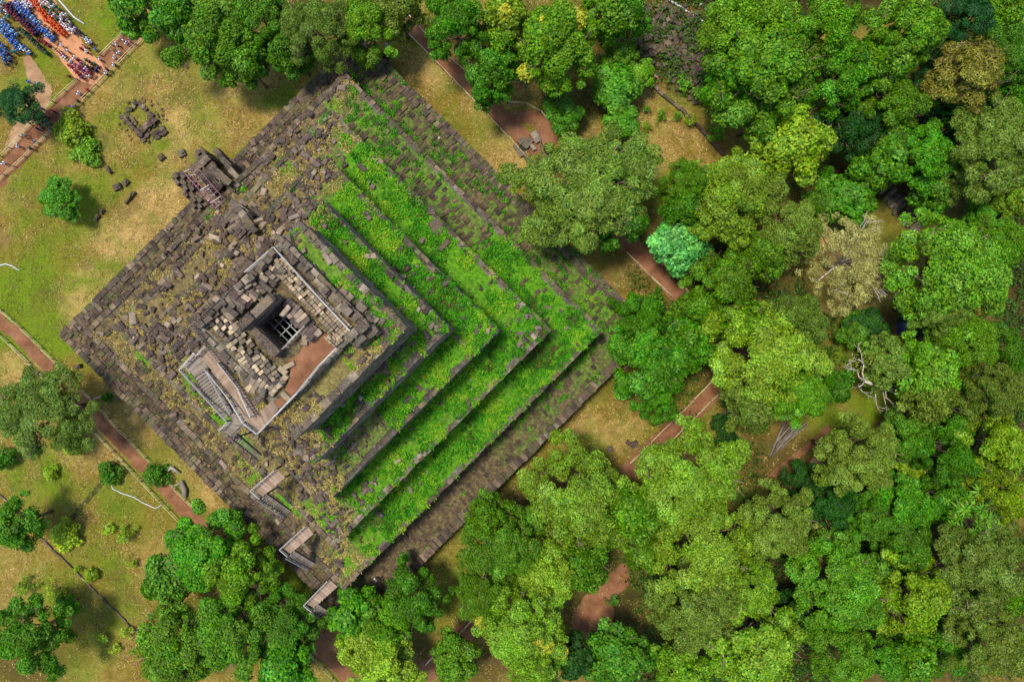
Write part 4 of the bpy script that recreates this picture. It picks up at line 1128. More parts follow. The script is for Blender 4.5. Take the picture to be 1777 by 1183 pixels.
# field of dark fallen stones at the top, right of centre
fs = MB()
for _ in range(420):
    t_ = random.random(); u = 1105 + 150 * t_ + random.uniform(-50, 50); v = 30 + 110 * t_ + random.uniform(-55, 50)
    if v < -10 or u < 1098: continue
    p = at(u, v, .2); fs.box(p, (random.uniform(.5, 1.0), random.uniform(.35, .7), random.uniform(.35, .7)), .6 + random.gauss(0, .5), (random.gauss(0, .2), random.gauss(0, .2)), 0, .08)
tag(fs.build('stone_rubble', M['laterite']), 'field of dark fallen stones in the shade at the top of the picture', 'rubble', kind='stuff')
# toppled wall of slabs at the right
cw = MB()
o0 = at(1560, 362)
for i in range(30):
    s = i / 29; p = at(1528 + 62 * s + random.uniform(-3, 3), 322 + 76 * s + random.uniform(-3, 3)) - o0
    cw.box((p.x, p.y, .3), (random.uniform(1.6, 2.4), .42, .5), .62 + random.gauss(0, .15), (random.gauss(0, .1), random.gauss(0, .12)), 0, .07)
cw = cw.build('collapsed_wall', M['grey_stone']); cw.location = o0; tag(cw, 'row of toppled grey wall slabs between the trees on the right', 'wall')

# pipes
def pipe(pts, label, r=.07, mat='pipe'):
    o0 = at(*pts[0]); mb = MB(); mb.tube([at(*p, .08) - o0 for p in pts], r, 6); o = mb.build('water_pipe', M[mat], None, True); o.location = o0; return tag(o, label, 'pipe')
pipe([(188, 830), (196, 848), (212, 856), (232, 862), (248, 872), (270, 882), (280, 876)], 'pale bent water pipe lying across the grass below the left path')
pipe([(-6, 462), (10, 458), (22, 462), (34, 470)], 'short pale water pipe on the grass at the left edge', .09)
pipe([(98, -4), (112, 12), (128, 30), (146, 42)], 'pale water pipe running along the crowd at the top left', .11)

# dead stumps and logs
def logs(label, segs, mat, name='log_pile', cat='logs'):
    o0 = at(segs[0][0], segs[0][1]); mb = MB()
    for u0, v0, z0, u1, v1, z1, r in segs: mb.tube([at(u0, v0, z0) - o0, (at(u0, v0, z0) + at(u1, v1, z1)) / 2 - o0 + Vector((random.uniform(-.05, .05),) * 2 + (0,)), at(u1, v1, z1) - o0], [r, r * .95, r * .8], 7)
    o = mb.build(name, M[mat], None, True); o.location = o0; return tag(o, label, cat)
logs('bundle of pale cut planks beside the big flat topped tree on the right', [(1499, 490, .3, 1534, 489, .3, .2), (1499, 496, .25, 1534, 494, .3, .2), (1499, 501, .25, 1532, 498, .3, .18), (1503, 503, .2, 1530, 501, .2, .12)], 'rail_pale', 'plank_bundle')
logs('fan of long grey poles stacked beside the leaning trunk in the forest gap', [(1337 + i * 1.5 + random.uniform(-3, 3), 796 - i * 1.2 - random.uniform(0, 20), .3 + .04 * i, 1360 + i * 3.5, 738 - random.uniform(0, 8), .5 + .04 * i, .1) for i in range(13)], 'deadwood', 'pole_stack', 'poles')
st = tag(empty('dead_stump', at(671, 86)), 'bleached dead tree stump beside the uppermost corner of the pyramid', 'tree stump'); o0 = at(671, 86)
mb = MB(); q = lambda u, v, z: at(u, v, z) - o0
mb.tube([q(671, 98, 0), q(671, 90, 1.2), q(672, 78, 2.6)], [.55, .48, .42], 9); mb.build('trunk', M['deadwood'], st, True)
mb = MB()
for seg in (((669, 92, .8), (662, 90, 1.0), (657, 88, .5)), ((675, 84, 1.6), (679, 80, 1.9), (678, 72, 2.2)), ((669, 98, .3), (670, 106, .5), (667, 108, .2)), ((668, 86, 1.4), (661, 94, 1.0))): mb.tube([q(*s) for s in seg], [.14, .1, .06][:len(seg)], 6)
mb.build('branch', M['deadwood'], st, True)
st = tag(empty('dead_stump', at(318, 848)), 'split grey log with torn wood beside the left path', 'fallen log'); o0 = at(318, 848)
mb = MB(); mb.tube([q(314, 834, .4), q(320, 850, .5), q(321, 862, .4)], [.32, .38, .3], 9); mb.build('trunk', M['deadwood'], st, True)
mb = MB(); mb.tube([q(290, 818, .3), q(297, 811, .7), q(311, 820, .5)], [.2, .3, .16], 7); mb.tube([q(312, 838, .5), q(304, 842, .3), q(296, 846, .2)], [.12, .09, .05], 5); mb.build('branch', M['rail_pale'], st, True)
o0 = at(175, 688); po = tag(empty('leaning_post', o0), 'pale leaning post crossing the fence of the left path', 'post')
mb = MB(); mb.tube([at(162, 692, .3) - o0, at(178, 687, .8) - o0, at(200, 683, .4) - o0], [.1, .1, .08], 6); mb.build('pole', M['rail_pale'], po, True)
mb = MB(); mb.tube([at(188, 685, .3) - o0, at(196, 681, 1.0) - o0], [.07, .05], 6); mb.build('branch', M['deadwood'], po, True)
o0 = at(460, 962); mb = MB(); mb.tube([at(449, 968, .3) - o0, at(460, 960, .5) - o0, at(470, 951, .2) - o0], [.14, .16, .1], 7); o = mb.build('fallen_log', M['deadwood'], None, True); o.location = o0; tag(o, 'short grey log against the pyramid edge on the lower left', 'fallen log')
# bark covered log across the path at the bottom corner
o0 = at(468, 1040); mb = MB(); mb.tube([at(448, 1052, .4) - o0, at(472, 1033, .5) - o0], [.22, .18], 8); o = mb.build('fallen_log', M['bark'], None, True); o.location = o0; tag(o, 'dark log lying across the path at the bottom corner of the pyramid', 'fallen log')
# teal tent in the forest clearing at the bottom
o0 = at(1031, 1108); tn = tag(empty('small_tent', o0), 'teal tarpaulin tent half hidden by crowns in the bottom clearing', 'tent')
mb = MB(); cs = [(-.8, -.9), (.9, -.7), (.8, 1.0), (-.6, .8)]
mb.add([(x, y, 1.5) for x, y in cs] + [(.05, .05, 2.3)], [(0, 1, 4), (1, 2, 4), (2, 3, 4), (3, 0, 4)]); mb.build('canopy', M['teal_cloth'], tn)
pb = MB(); pb.tube([(0, 0, 0), (0, 0, 1.52)], .03, 6); pm = pb.mesh('pole', M['steel'])
for x, y in cs: link('pole', pm, tn, (x * .97, y * .97, 0))
# white boundary stones in the shade at the top
mb = MB(); mb.tube([(0, 0, 0), (0, 0, .35), (0, 0, .6)], [.2, .22, .1], 8); pm = mb.mesh('white_stone', M['rail_pale'], True)
for i, (u, v) in enumerate(((1206, 4), (1215, 10), (1224, 18))):
    tag(link('white_stone', pm, None, at(u, v)), ['upper', 'middle', 'lower'][i] + ' one of three small white stones in the shade at the very top', 'stone', 'white stones')
# ------------------------------------------------------------------ trees
def crown_mesh(name, seed, R, ht, depth, nl, lr, leaf, nleaf, gap=.12, flat=.8, thin=False, star=False, power=2.2, under=.45):
    g = np.random.default_rng(seed)
    ph = g.uniform(0, 6.28, 6); am = g.uniform(.04, .13, 6)
    out = lambda th: 1 + sum(am[k] * np.cos((k + 2) * th + ph[k]) for k in range(6))
    C = []; Rr = []
    for i in range(nl):
        r = math.sqrt((i + .6) / nl); th = i * 2.39996 + g.normal() * .22
        if g.random() < gap * (.5 + r): continue
        rr = max(0, r * (R * out(th) - lr * .7)); s = lr * g.uniform(.5, 1.6) * (1.12 - .3 * r)
        z = ht - s * flat - depth * .72 * r ** power - g.uniform(0, .16) * depth
        C.append((rr * math.cos(th) + g.normal() * .15 * lr, rr * math.sin(th) + g.normal() * .15 * lr, z)); Rr.append(s)
    for i in range(int(nl * under)):
        r = g.uniform(.45, 1.0); th = g.uniform(0, 6.28); s = lr * g.uniform(.6, 1.1)
        C.append((r * (R * out(th) - lr * .5) * math.cos(th), r * (R * out(th) - lr * .5) * math.sin(th), ht - depth * g.uniform(.62, .98))); Rr.append(s)
    C = np.array(C); Rr = np.array(Rr); n = len(C)
    p = Rr ** 2 / np.sum(Rr ** 2)
    idx = np.repeat(np.arange(n), np.maximum(3, (p * nleaf).astype(int)))
    m = len(idx)
    lt = g.uniform(.2, .72, n); lt = np.where(g.random(n) < .07, .97, lt)
    if star:
        K = 12; idx = np.repeat(np.arange(n), K); m = len(idx); a = np.tile(np.arange(K), n) * 6.283 / K + g.uniform(0, .3, m)
        T = np.stack([np.cos(a), np.sin(a), np.full(m, -.15) + g.normal(size=m) * .15], -1)
        P = C[idx] + T * Rr[idx][:, None] * .55; N = np.tile((0, 0, 1.), (m, 1)) + g.normal(size=(m, 3)) * .15
        v = leaf_quads(P, N, Rr[idx] * 1.05, Rr[idx] * .24, .25, T, g)
        return quads_mesh(name, v, m, M['leaf'], np.clip(lt[idx] + g.uniform(-.15, .15, m), 0, .8))
    d = g.normal(size=(m, 3)); d = unit(d); d[:, 2] = np.where(d[:, 2] < -.35, -d[:, 2], d[:, 2])
    rad = Rr[idx] * np.where(g.random(m) < .75, g.uniform(.82, 1.08, m), g.uniform(.3, .85, m))
    P = C[idx] + d * rad[:, None] * (1, 1, flat)
    N = d * .8 + g.normal(size=(m, 3)) * .42 + (0, 0, .45)
    T = None
    if thin: T = d * .8 + g.normal(size=(m, 3)) * .5
    v = leaf_quads(P, N, leaf[0] * g.uniform(.65, 1.35, m), leaf[1] * g.uniform(.7, 1.3, m), .22, T, g)
    lt = lt[idx] + g.uniform(-.14, .14, m)
    return quads_mesh(name, v, m, M['leaf'], np.clip(lt, 0, 1))

def trunk_mesh(seed, R, ht, depth, rad, mat='bark', nlimb=8, tips=0):
    r = random.Random(seed); mb = MB()
    b = ht - depth
    mb.tube([(0, 0, -.2), (r.uniform(-.1, .1), r.uniform(-.1, .1), b * .4), (r.uniform(-.3, .3), r.uniform(-.3, .3), b * .85), (r.uniform(-.4, .4), r.uniform(-.4, .4), ht - depth * .35)], [rad * 1.35, rad, rad * .8, rad * .3], 8)
    for i in range(nlimb):
        a = i * 2.4 + r.uniform(-.4, .4); z0 = b * r.uniform(.7, .98); L = R * r.uniform(.55, .9)
        p0 = Vector((0, 0, z0)); p2 = Vector((L * math.cos(a), L * math.sin(a), ht - depth * r.uniform(.3, .7))); p1 = p0.lerp(p2, .5) + Vector((r.uniform(-.4, .4), r.uniform(-.4, .4), -.1 * depth))
        mb.tube([p0, p1, p2], [rad * .5, rad * .33, rad * .12], 6)
        for j in range(2 + tips):
            q = p2 + Vector((r.uniform(-1, 1), r.uniform(-1, 1), r.uniform(.2, .8) + tips * .25)) * (R * .22); s = p1.lerp(p2, r.uniform(.4, 1)); mb.tube([s, s.lerp(q, .5) + Vector((r.uniform(-.15, .15),) * 3), q], [rad * .16, rad * .1, rad * .05], 5)
    return mb.mesh('trunk', M[mat], True)

KIND = {}
def kind(key, nv, R, ht, depth, rad, bark='bark', tips=0, limbs=8, **kw):
    KIND[key] = dict(R=R, ht=ht, crowns=[crown_mesh('crown', hash_seed(key) + i, R, ht, depth, **kw) for i in range(nv)],
                     trunks=[trunk_mesh(hash_seed(key) + 50 + i, R, ht, depth, rad, bark, limbs, tips) for i in range(min(nv, 2))], n=0)
def hash_seed(s): return sum((i + 3) * ord(c) for i, c in enumerate(s))
kind('cauli', 4, 7.0, 20, 10, .42, nl=110, lr=.98, leaf=(.30, .18), nleaf=38000, gap=.12)
kind('leafy', 4, 7.0, 18, 9.5, .42, nl=62, lr=1.3, leaf=(.44, .26), nleaf=23000, gap=.22, tips=1)
kind('feather', 2, 7.0, 17, 5.5, .36, 'bark', 1, nl=100, lr=1.0, leaf=(.46, .13), nleaf=30000, gap=.16, flat=.55, thin=True)
kind('mid', 3, 4.2, 13, 6, .26, nl=46, lr=.95, leaf=(.38, .23), nleaf=11000, gap=.12)
kind('midleaf', 3, 4.2, 12, 6, .26, nl=30, lr=1.1, leaf=(.56, .33), nleaf=6500, gap=.2, tips=1)
kind('midfeather', 2, 4.2, 12, 4.5, .24, 'bark', 1, nl=48, lr=.85, leaf=(.42, .12), nleaf=11000, gap=.15, flat=.6, thin=True)
kind('bush', 3, 1.6, 2.8, 2.2, .09, nl=16, lr=.55, leaf=(.28, .16), nleaf=1500, gap=.08, limbs=5)
kind('sapling', 2, 1.2, 2.4, 1.6, .05, nl=14, lr=.34, leaf=(.26, .13), nleaf=380, gap=.3, limbs=5)
kind('star', 1, 4.2, 12, 3.5, .24, nl=44, lr=.85, leaf=(1, 1), nleaf=1, gap=.05, star=True)
kind('straw', 1, 6.0, 11, 4.5, .28, 'bark_pale', 2, 9, nl=130, lr=.6, leaf=(.22, .11), nleaf=17000, gap=.15, flat=.6, under=.1)

CL = dict(yg=(120, 164, 34), ol=(114, 146, 44), bg=(72, 142, 12), dg=(74, 134, 16), gg=(106, 140, 44), dk=(32, 88, 14), mint=(84, 174, 74), lime=(152, 192, 40),
          brn=(136, 140, 46), straw=(170, 164, 86), yel=(122, 160, 20), lg=(98, 160, 26), teal=(36, 94, 36), mg=(90, 144, 14), red=(108, 134, 36))
LEAF_K = 0.76
def tree(u, v, r, ht, kd, col, label, name='tree', flower=0.0, group=None, rot=None, sq=1.0):
    K = KIND[kd]; zc = ht * (.8 if kd not in ('bush', 'sapling') else .55)
    p = at(u, v, zc); R = r * (H - zc) / F * (.95 if kd == 'cauli' else 1.04)
    i = K['n']; K['n'] += 1
    root = empty(name, (p.x, p.y, 0), rot if rot is not None else random.uniform(0, 6.28))
    cat = 'bush' if kd in ('bush', 'sapling') else 'tree'
    tag(root, label, cat, group)
    s = R / K['R'] * .97; sz = ht / K['ht']
    tr = link('trunk', K['trunks'][i % len(K['trunks'])], root); tr.scale = (s, s * sq, sz)
    cr = link('crown', K['crowns'][i % len(K['crowns'])], root); cr.scale = (s, s * sq, sz)
    c = lin(*CL[col]) ; k_ = random.uniform(.86, 1.18) ; j = [k_ * random.uniform(.9, 1.1), k_]
    cr.color = (c[0] * LEAF_K * j[0], c[1] * LEAF_K * j[1], c[2] * LEAF_K * k_, 1); cr['flower'] = float(flower)
    return root

T_ = [
 # top left and top
 (225, 8, 46, 11, 'midleaf', 'dg', 'dark green tree cut by the top edge beside the crowd road'),
 (28, 178, 40, 9, 'midfeather', 'teal', 'bluish dark tree at the left edge with people sheltering under it'),
 (95, 345, 38, 6, 'mid', 'bg', 'lone round glossy green tree on the left lawn'),
 (124, 224, 32, 3.2, 'bush', 'yel', 'yellow green bush touching the long fence of the crowded path'),
 (150, 262, 28, 2.0, 'bush', 'mg', 'flat low bush on the lawn below the yellow green bush'),
 (300, 22, 46, 13, 'midleaf', 'bg', 'small green tree at the top edge left of the bright one'),
 (366, 58, 76, 15, 'leafy', 'mg', 'bright yellowish green big tree at the top, left of the pyramid top corner'),
 (418, 105, 44, 13, 'midleaf', 'mg', 'lower bright green tree reaching over the lawn at the top'),
 (450, 24, 66, 15, 'leafy', 'dg', 'dark green tree behind the bright one at the top edge'),
 (500, 80, 44, 13, 'mid', 'dg', 'dark round tree just left of the greyish tree over the pyramid corner'),
 (548, 52, 64, 15, 'feather', 'gg', 'greyish green tree leaning over the uppermost pyramid corner'),
 (632, 36, 62, 14, 'leafy', 'mg', 'green tree right above the uppermost pyramid corner'),
 (690, 10, 46, 13, 'mid', 'ol', 'olive tree at the top edge where the upper right path begins'),
 (792, 34, 62, 16, 'leafy', 'bg', 'green tree at the top edge right of the upper right path'),
 (852, 122, 52, 14, 'mid', 'bg', 'compact large leaved green tree beside the fence of the upper right path'),
 (884, 24, 48, 15, 'midleaf', 'yg', 'yellow flecked tree at the top edge left of the yellow flowering one', 1),
 (962, 66, 84, 18, 'leafy', 'mg', 'big green tree with bright yellow flowering clumps at the top', 1),
 (1062, 14, 52, 15, 'midleaf', 'mg', 'green tree at the top edge right of the yellow flowering tree'),
 (1098, 18, 34, 14, 'midleaf', 'dg', 'dark tree at the top edge beside the field of fallen stones'),
 (1080, 92, 30, 7, 'midleaf', 'mg', 'small loose tree just right of the yellow flowering tree'),
 (1070, 148, 48, 8, 'midleaf', 'bg', 'wide low green tree above the dry clearing'),
 (1112, 128, 28, 6, 'midleaf', 'mg', 'little tree at the upper end of the low dark wall'),
 (980, 192, 34, 6, 'midleaf', 'bg', 'light green small tree beside the bent fence'),
 (1082, 208, 36, 7, 'midleaf', 'bg', 'small green tree left of the dry clearing, above the big olive tree'),
 (1015, 326, 118, 19, 'feather', 'ol', 'huge greyish olive tree hanging over the right side of the pyramid'),
 (1090, 290, 62, 16, 'midfeather', 'gg', 'grey green right hand lobe tree beside the huge olive one'),
 (1084, 378, 48, 16, 'midleaf', 'dg', 'darker tree below the huge olive tree, over the path'),
 # top right forest
 (1318, 40, 84, 20, 'leafy', 'mg', 'large green tree right of the field of stones at the top edge'),
 (1340, 110, 105, 21, 'leafy', 'mg', 'largest green tree of the upper right, spreading in broad lobes'),
 (1282, 132, 44, 18, 'midleaf', 'bg', 'green tree overhanging the lower end of the stone field'),
 (1440, 45, 64, 19, 'leafy', 'mg', 'green tree at the top edge between two broad ones'),
 (1478, 118, 66, 17, 'leafy', 'bg', 'mid green tree in the shade right of the largest upper tree'),
 (1384, 238, 72, 16, 'mid', 'yel', 'yellowest tree on the upper right, above the clearing edge'),
 (1330, 190, 46, 15, 'midleaf', 'mg', 'green tree between the largest upper tree and the yellowest tree'),
 (1585, 50, 78, 21, 'leafy', 'lg', 'pale green tree with bare white twigs at the top right'),
 (1545, 100, 50, 18, 'midleaf', 'lg', 'pale green lobe tree below the twiggy one at the top right'),
 (1688, 122, 66, 19, 'midfeather', 'brn', 'brownish golden feathery tree in the top right forest'),
 (1680, 36, 58, 17, 'feather', 'teal', 'dark bluish feathery tree above the brownish golden tree'),
 (1752, 90, 70, 17, 'feather', 'dg', 'dark green feathery tree at the right edge near the top'),
 (1740, 18, 60, 18, 'leafy', 'mg', 'green tree in the top right corner'),
 (1560, 178, 60, 15, 'leafy', 'mg', 'green tree left of the brownish golden tree'),
 (1500, 218, 60, 12, 'leafy', 'dk', 'dark shaded tree right of the yellowest tree'),
 (1612, 150, 48, 11, 'midfeather', 'teal', 'teal palm like undergrowth tree between golden and pale trees'),
 (1612, 262, 66, 15, 'leafy', 'bg', 'ragged green tree in the gap of the upper right forest'),
 (1545, 268, 52, 13, 'midleaf', 'dg', 'dark green tree above the toppled grey slabs'),
 (1735, 250, 84, 18, 'feather', 'gg', 'grey green tree with bare curling branches at the right edge'),
 (1690, 195, 46, 13, 'midleaf', 'dk', 'dark tree in the shade below the brownish golden tree'),
 (1768, 175, 40, 15, 'midleaf', 'bg', 'green tree at the right edge above the curling branches'),
 (1478, 345, 50, 9, 'midleaf', 'bg', 'bright large leaved tree left of the toppled grey slabs'),
 (1520, 305, 36, 9, 'midleaf', 'mg', 'smaller bright tree at the upper end of the toppled slabs'),
 (1430, 352, 34, 8, 'midleaf', 'dg', 'dark low tree between the clearing and the bright large leaved tree'),
 (1628, 318, 46, 10, 'midleaf', 'dg', 'dark tree right of the toppled grey slabs'),
 (1628, 352, 26, 8, 'midleaf', 'bg', 'small leafy tree beside the lower slabs'),
 (1672, 300, 42, 12, 'midfeather', 'gg', 'grey feathery tree below the ragged green one'),
 (1708, 372, 28, 7, 'midleaf', 'bg', 'little bright tree in the dark gap above the flat topped tree'),
 (1768, 345, 30, 10, 'midleaf', 'yg', 'yellow green tree at the right edge above the flat topped tree'),
 (1674, 462, 118, 20, 'cauli', 'lg', 'huge flat topped pale green tree at the right edge'),
 (1742, 420, 60, 19, 'cauli', 'mg', 'green tree joined to the huge flat topped one at the edge'),
 (1640, 530, 50, 16, 'feather', 'gg', 'grey green lower skirt tree with bare twigs under the flat topped one'),
 (1530, 606, 30, 8, 'midleaf', 'mg', 'low green tree beside the blue pond'),
 (1512, 562, 32, 6, 'midleaf', 'dk', 'dark scrub tree above the pond'),
 (1490, 575, 30, 6, 'midleaf', 'dg', 'dark scrubby tree left of the pond'),
 # right middle
 (1270, 338, 92, 18, 'cauli', 'yg', 'large yellow green cauliflower shaped tree below the dry clearing'),
 (1198, 318, 52, 17, 'cauli', 'mg', 'darker green left shoulder tree of the yellow green cauliflower one'),
 (1195, 360, 44, 15, 'mid', 'dg', 'dark green tree between the path and the yellow green one'),
 (1184, 420, 58, 13, 'midleaf', 'mint', 'mint green tree, the coldest green of all'),
 (1380, 398, 68, 17, 'cauli', 'ol', 'olive tree left of the bleached straw coloured one'),
 (1340, 330, 36, 15, 'mid', 'ol', 'small olive tree behind the yellow green cauliflower shaped one'),
 (1335, 440, 46, 15, 'mid', 'mg', 'green tree tucked between the olive and mint trees'),
 (1480, 452, 94, 11, 'straw', 'straw', 'bleached straw coloured tree with pale dry flowers'),
 (1262, 492, 66, 17, 'leafy', 'mg', 'loose green tree with visible branches, right of the path gap'),
 (1210, 536, 38, 15, 'midleaf', 'mg', 'green tree straddling the upper right path near its corner'),
 (1122, 546, 48, 16, 'leafy', 'bg', 'deep green dense tree over the right corner of the pyramid'),
 (1143, 618, 84, 17, 'leafy', 'bg', 'large deep green tree just right of the pyramid corner'),
 (1142, 686, 48, 14, 'leafy', 'bg', 'deep green tree lowest of three beside the right pyramid corner'),
 (1200, 592, 46, 15, 'midleaf', 'bg', 'bright green tree between the deep green and yellow green giants'),
 (1345, 615, 112, 21, 'cauli', 'yg', 'giant yellow green speckled tree right of the deep green trees'),
 (1392, 560, 62, 20, 'cauli', 'ol', 'pale olive lobe tree on the giant speckled one, towards the clearing'),
 (1300, 560, 50, 18, 'midleaf', 'mg', 'green tree on the upper left flank of the giant speckled one'),
 (1390, 685, 66, 19, 'cauli', 'lg', 'lighter green tree on the lower flank of the giant speckled one'),
 (1308, 705, 48, 16, 'mid', 'gg', 'grey green tree at the lower left foot of the giant speckled one'),
 (1452, 670, 34, 11, 'midleaf', 'bg', 'small green tree touching the bare branched tree'),
 (1552, 632, 46, 13, 'mid', 'gg', 'grey green tree right of the bare branched tree'),
 (1622, 640, 58, 16, 'mid', 'lg', 'pale green tree right of the grey green one in the middle right'),
 (1690, 590, 62, 17, 'cauli', 'mg', 'green tree below the huge flat topped one'),
 (1760, 610, 52, 15, 'leafy', 'dg', 'dark tree at the right edge below the flat topped one'),
 (1622, 688, 48, 15, 'mid', 'red', 'small rounded brownish olive tree above the dark gap'),
 (1735, 678, 64, 19, 'cauli', 'red', 'reddish olive tree near the right edge'),
 (1680, 652, 40, 13, 'midleaf', 'dg', 'dark tree between the pale green and reddish olive trees'),
 (1506, 798, 76, 21, 'cauli', 'ol', 'round olive brown tree with a leaning bare trunk'),
 (1655, 800, 50, 17, 'leafy', 'bg', 'bright fresh green tree right of the round olive brown one'),
 (1590, 760, 56, 12, 'leafy', 'dg', 'dark green tree filling the gap behind the round olive brown one'),
 (1670, 735, 46, 12, 'leafy', 'dg', 'dark green tree under the reddish olive tree'),
 (1745, 778, 66, 18, 'leafy', 'yel', 'yellow green tree at the right edge, middle height'),
 (1745, 870, 48, 17, 'leafy', 'yel', 'yellowest tree at the right edge below the middle'),
 (1590, 815, 24, 11, 'midleaf', 'lime', 'tiny lime green tree touching the round olive brown one'),
 (1695, 905, 60, 16, 'star', 'lg', 'tree with star shaped leaf rosettes in the lower right'),
 (1706, 985, 84, 18, 'feather', 'gg', 'greyish green leaning tree below the star leaved one'),
 (1580, 880, 60, 13, 'leafy', 'bg', 'mid green tree below the round olive brown one'),
 (1650, 868, 46, 13, 'leafy', 'dg', 'dark green tree left of the star leaved one'),
 (1520, 905, 50, 12, 'leafy', 'dg', 'dark green tree right of the olive topped giant trees'),
 (1450, 880, 50, 11, 'leafy', 'dk', 'dark bluish undergrowth tree beside the forest track'),
 (1400, 838, 40, 8, 'leafy', 'dk', 'darkest low tree at the lower end of the forest track'),
 (1440, 945, 36, 12, 'midleaf', 'ol', 'little olive palm like tree right of the brownish crown'),
 (1580, 950, 62, 14, 'leafy', 'dg', 'dark green tree in the middle of the lower right forest'),
 (1470, 1030, 98, 19, 'cauli', 'lg', 'big bright green tree of the lower right forest'),
 (1600, 1040, 76, 18, 'leafy', 'yel', 'yellow green tree right of the big bright one, lower right'),
 (1475, 1145, 66, 18, 'cauli', 'lg', 'bright green tree at the bottom edge below the big bright one'),
 (1720, 1118, 70, 18, 'feather', 'ol', 'olive feathery tree in the bottom right corner'),
 (1655, 1130, 54, 12, 'leafy', 'dg', 'dark tree left of the olive feathery corner one'),
 (1600, 1150, 46, 14, 'midleaf', 'mg', 'green tree at the bottom edge left of the dark hollow'),
 (1760, 1040, 46, 14, 'leafy', 'mg', 'green tree at the right edge near the bottom'),
 (1548, 1150, 42, 12, 'mid', 'dg', 'dark small tree at the bottom edge between bright ones'),
 (1395, 1070, 52, 12, 'leafy', 'dk', 'dark green tree between the giants and the big bright tree'),
 # bottom middle giants
 (1000, 870, 106, 19, 'cauli', 'yg', 'giant yellow green crown nearest the pyramid lower right wall'),
 (1205, 838, 108, 20, 'cauli', 'yg', 'giant yellow green crown beside the lower right path'),
 (880, 950, 92, 18, 'cauli', 'mg', 'broad green crown left of the giant ones, with a yellowed branch'),
 (955, 985, 74, 17, 'cauli', 'yg', 'rounded crown below the giant nearest the pyramid'),
 (850, 900, 40, 17, 'mid', 'mg', 'small dark green crown right against the pyramid lower right wall'),
 (1100, 890, 62, 17, 'mid', 'mg', 'green crown in the notch between the two giant crowns'),
 (1225, 965, 102, 19, 'cauli', 'yg', 'giant greyish yellow crown right of the forest clearing'),
 (1360, 915, 74, 19, 'cauli', 'ol', 'brownish olive crown at the right end of the giants'),
 (1215, 1060, 92, 18, 'cauli', 'ol', 'olive giant crown directly right of the teal tent'),
 (1310, 1030, 60, 16, 'cauli', 'yg', 'smaller crown between the greyish giant and the dark tree'),
 (1320, 1138, 92, 18, 'leafy', 'yg', 'wide yellow green crown at the bottom edge, right of centre'),
 (1195, 1165, 54, 14, 'mid', 'mg', 'green crown at the bottom edge left of the wide yellow green one'),
 (905, 1095, 92, 18, 'cauli', 'yg', 'crown with a yellow flowering patch at the bottom', 1),
 (840, 1030, 62, 16, 'cauli', 'mg', 'green crown above the yellow patched one'),
 (930, 1165, 60, 16, 'cauli', 'yg', 'crown at the bottom edge below the yellow patched one'),
 (1080, 1150, 62, 13, 'mid', 'dg', 'dark green fine leaved crown below the teal tent'),
 (1005, 1145, 44, 11, 'midleaf', 'dk', 'darkest crown left of the teal tent at the bottom'),
 (1010, 985, 54, 16, 'mid', 'mg', 'green crown on the left rim of the forest clearing'),
 (1120, 960, 40, 13, 'midleaf', 'mg', 'small green crown at the upper end of the forest clearing'),
 # bottom left
 (792, 1152, 48, 11, 'mid', 'mg', 'green tree at the bottom edge beside the lower path'),
 (612, 1072, 52, 12, 'midleaf', 'bg', 'green tree just below the lowest timber landing'),
 (718, 1048, 58, 13, 'leafy', 'dg', 'dark green tree overlapping the pyramid bottom right wall'),
 (668, 1090, 52, 13, 'leafy', 'mg', 'yellowish green tree at the bottom between two darker ones'),
 (655, 1150, 76, 13, 'leafy', 'yg', 'yellow green tree with bare branches at the bottom edge'),
 (345, 960, 78, 13, 'leafy', 'bg', 'large leafy tree over the lower end of the left path'),
 (285, 1010, 52, 11, 'midleaf', 'dg', 'dark green left part tree beside the large leafy one'),
 (410, 1000, 66, 14, 'leafy', 'mg', 'bright green tree right of the large leafy one'),
 (300, 1130, 78, 13, 'leafy', 'mg', 'bright green tree at the bottom edge near the kerb wall end'),
 (400, 1110, 80, 14, 'leafy', 'dg', 'broad dark green tree at the bottom edge'),
 (498, 1085, 58, 12, 'leafy', 'dg', 'greyish dark tree at the bottom left of the lowest landing'),
 (490, 1155, 52, 12, 'midleaf', 'bg', 'green tree at the bottom edge below the greyish dark one'),
 (38, 1110, 66, 14, 'leafy', 'dg', 'dark green tree in the bottom left corner'),
 (20, 912, 46, 11, 'mid', 'dg', 'dark green tree at the left edge beside the kerb wall'),
 (72, 715, 84, 13, 'feather', 'gg', 'greyish green feathery tree hanging over the left path'),
 (112, 1052, 20, 4, 'midleaf', 'bg', 'small detached green tree next to the corner one'),
]
for a in T_:
    fl = a[7] if len(a) > 7 else 0
    tree(*a[:7], flower=fl)
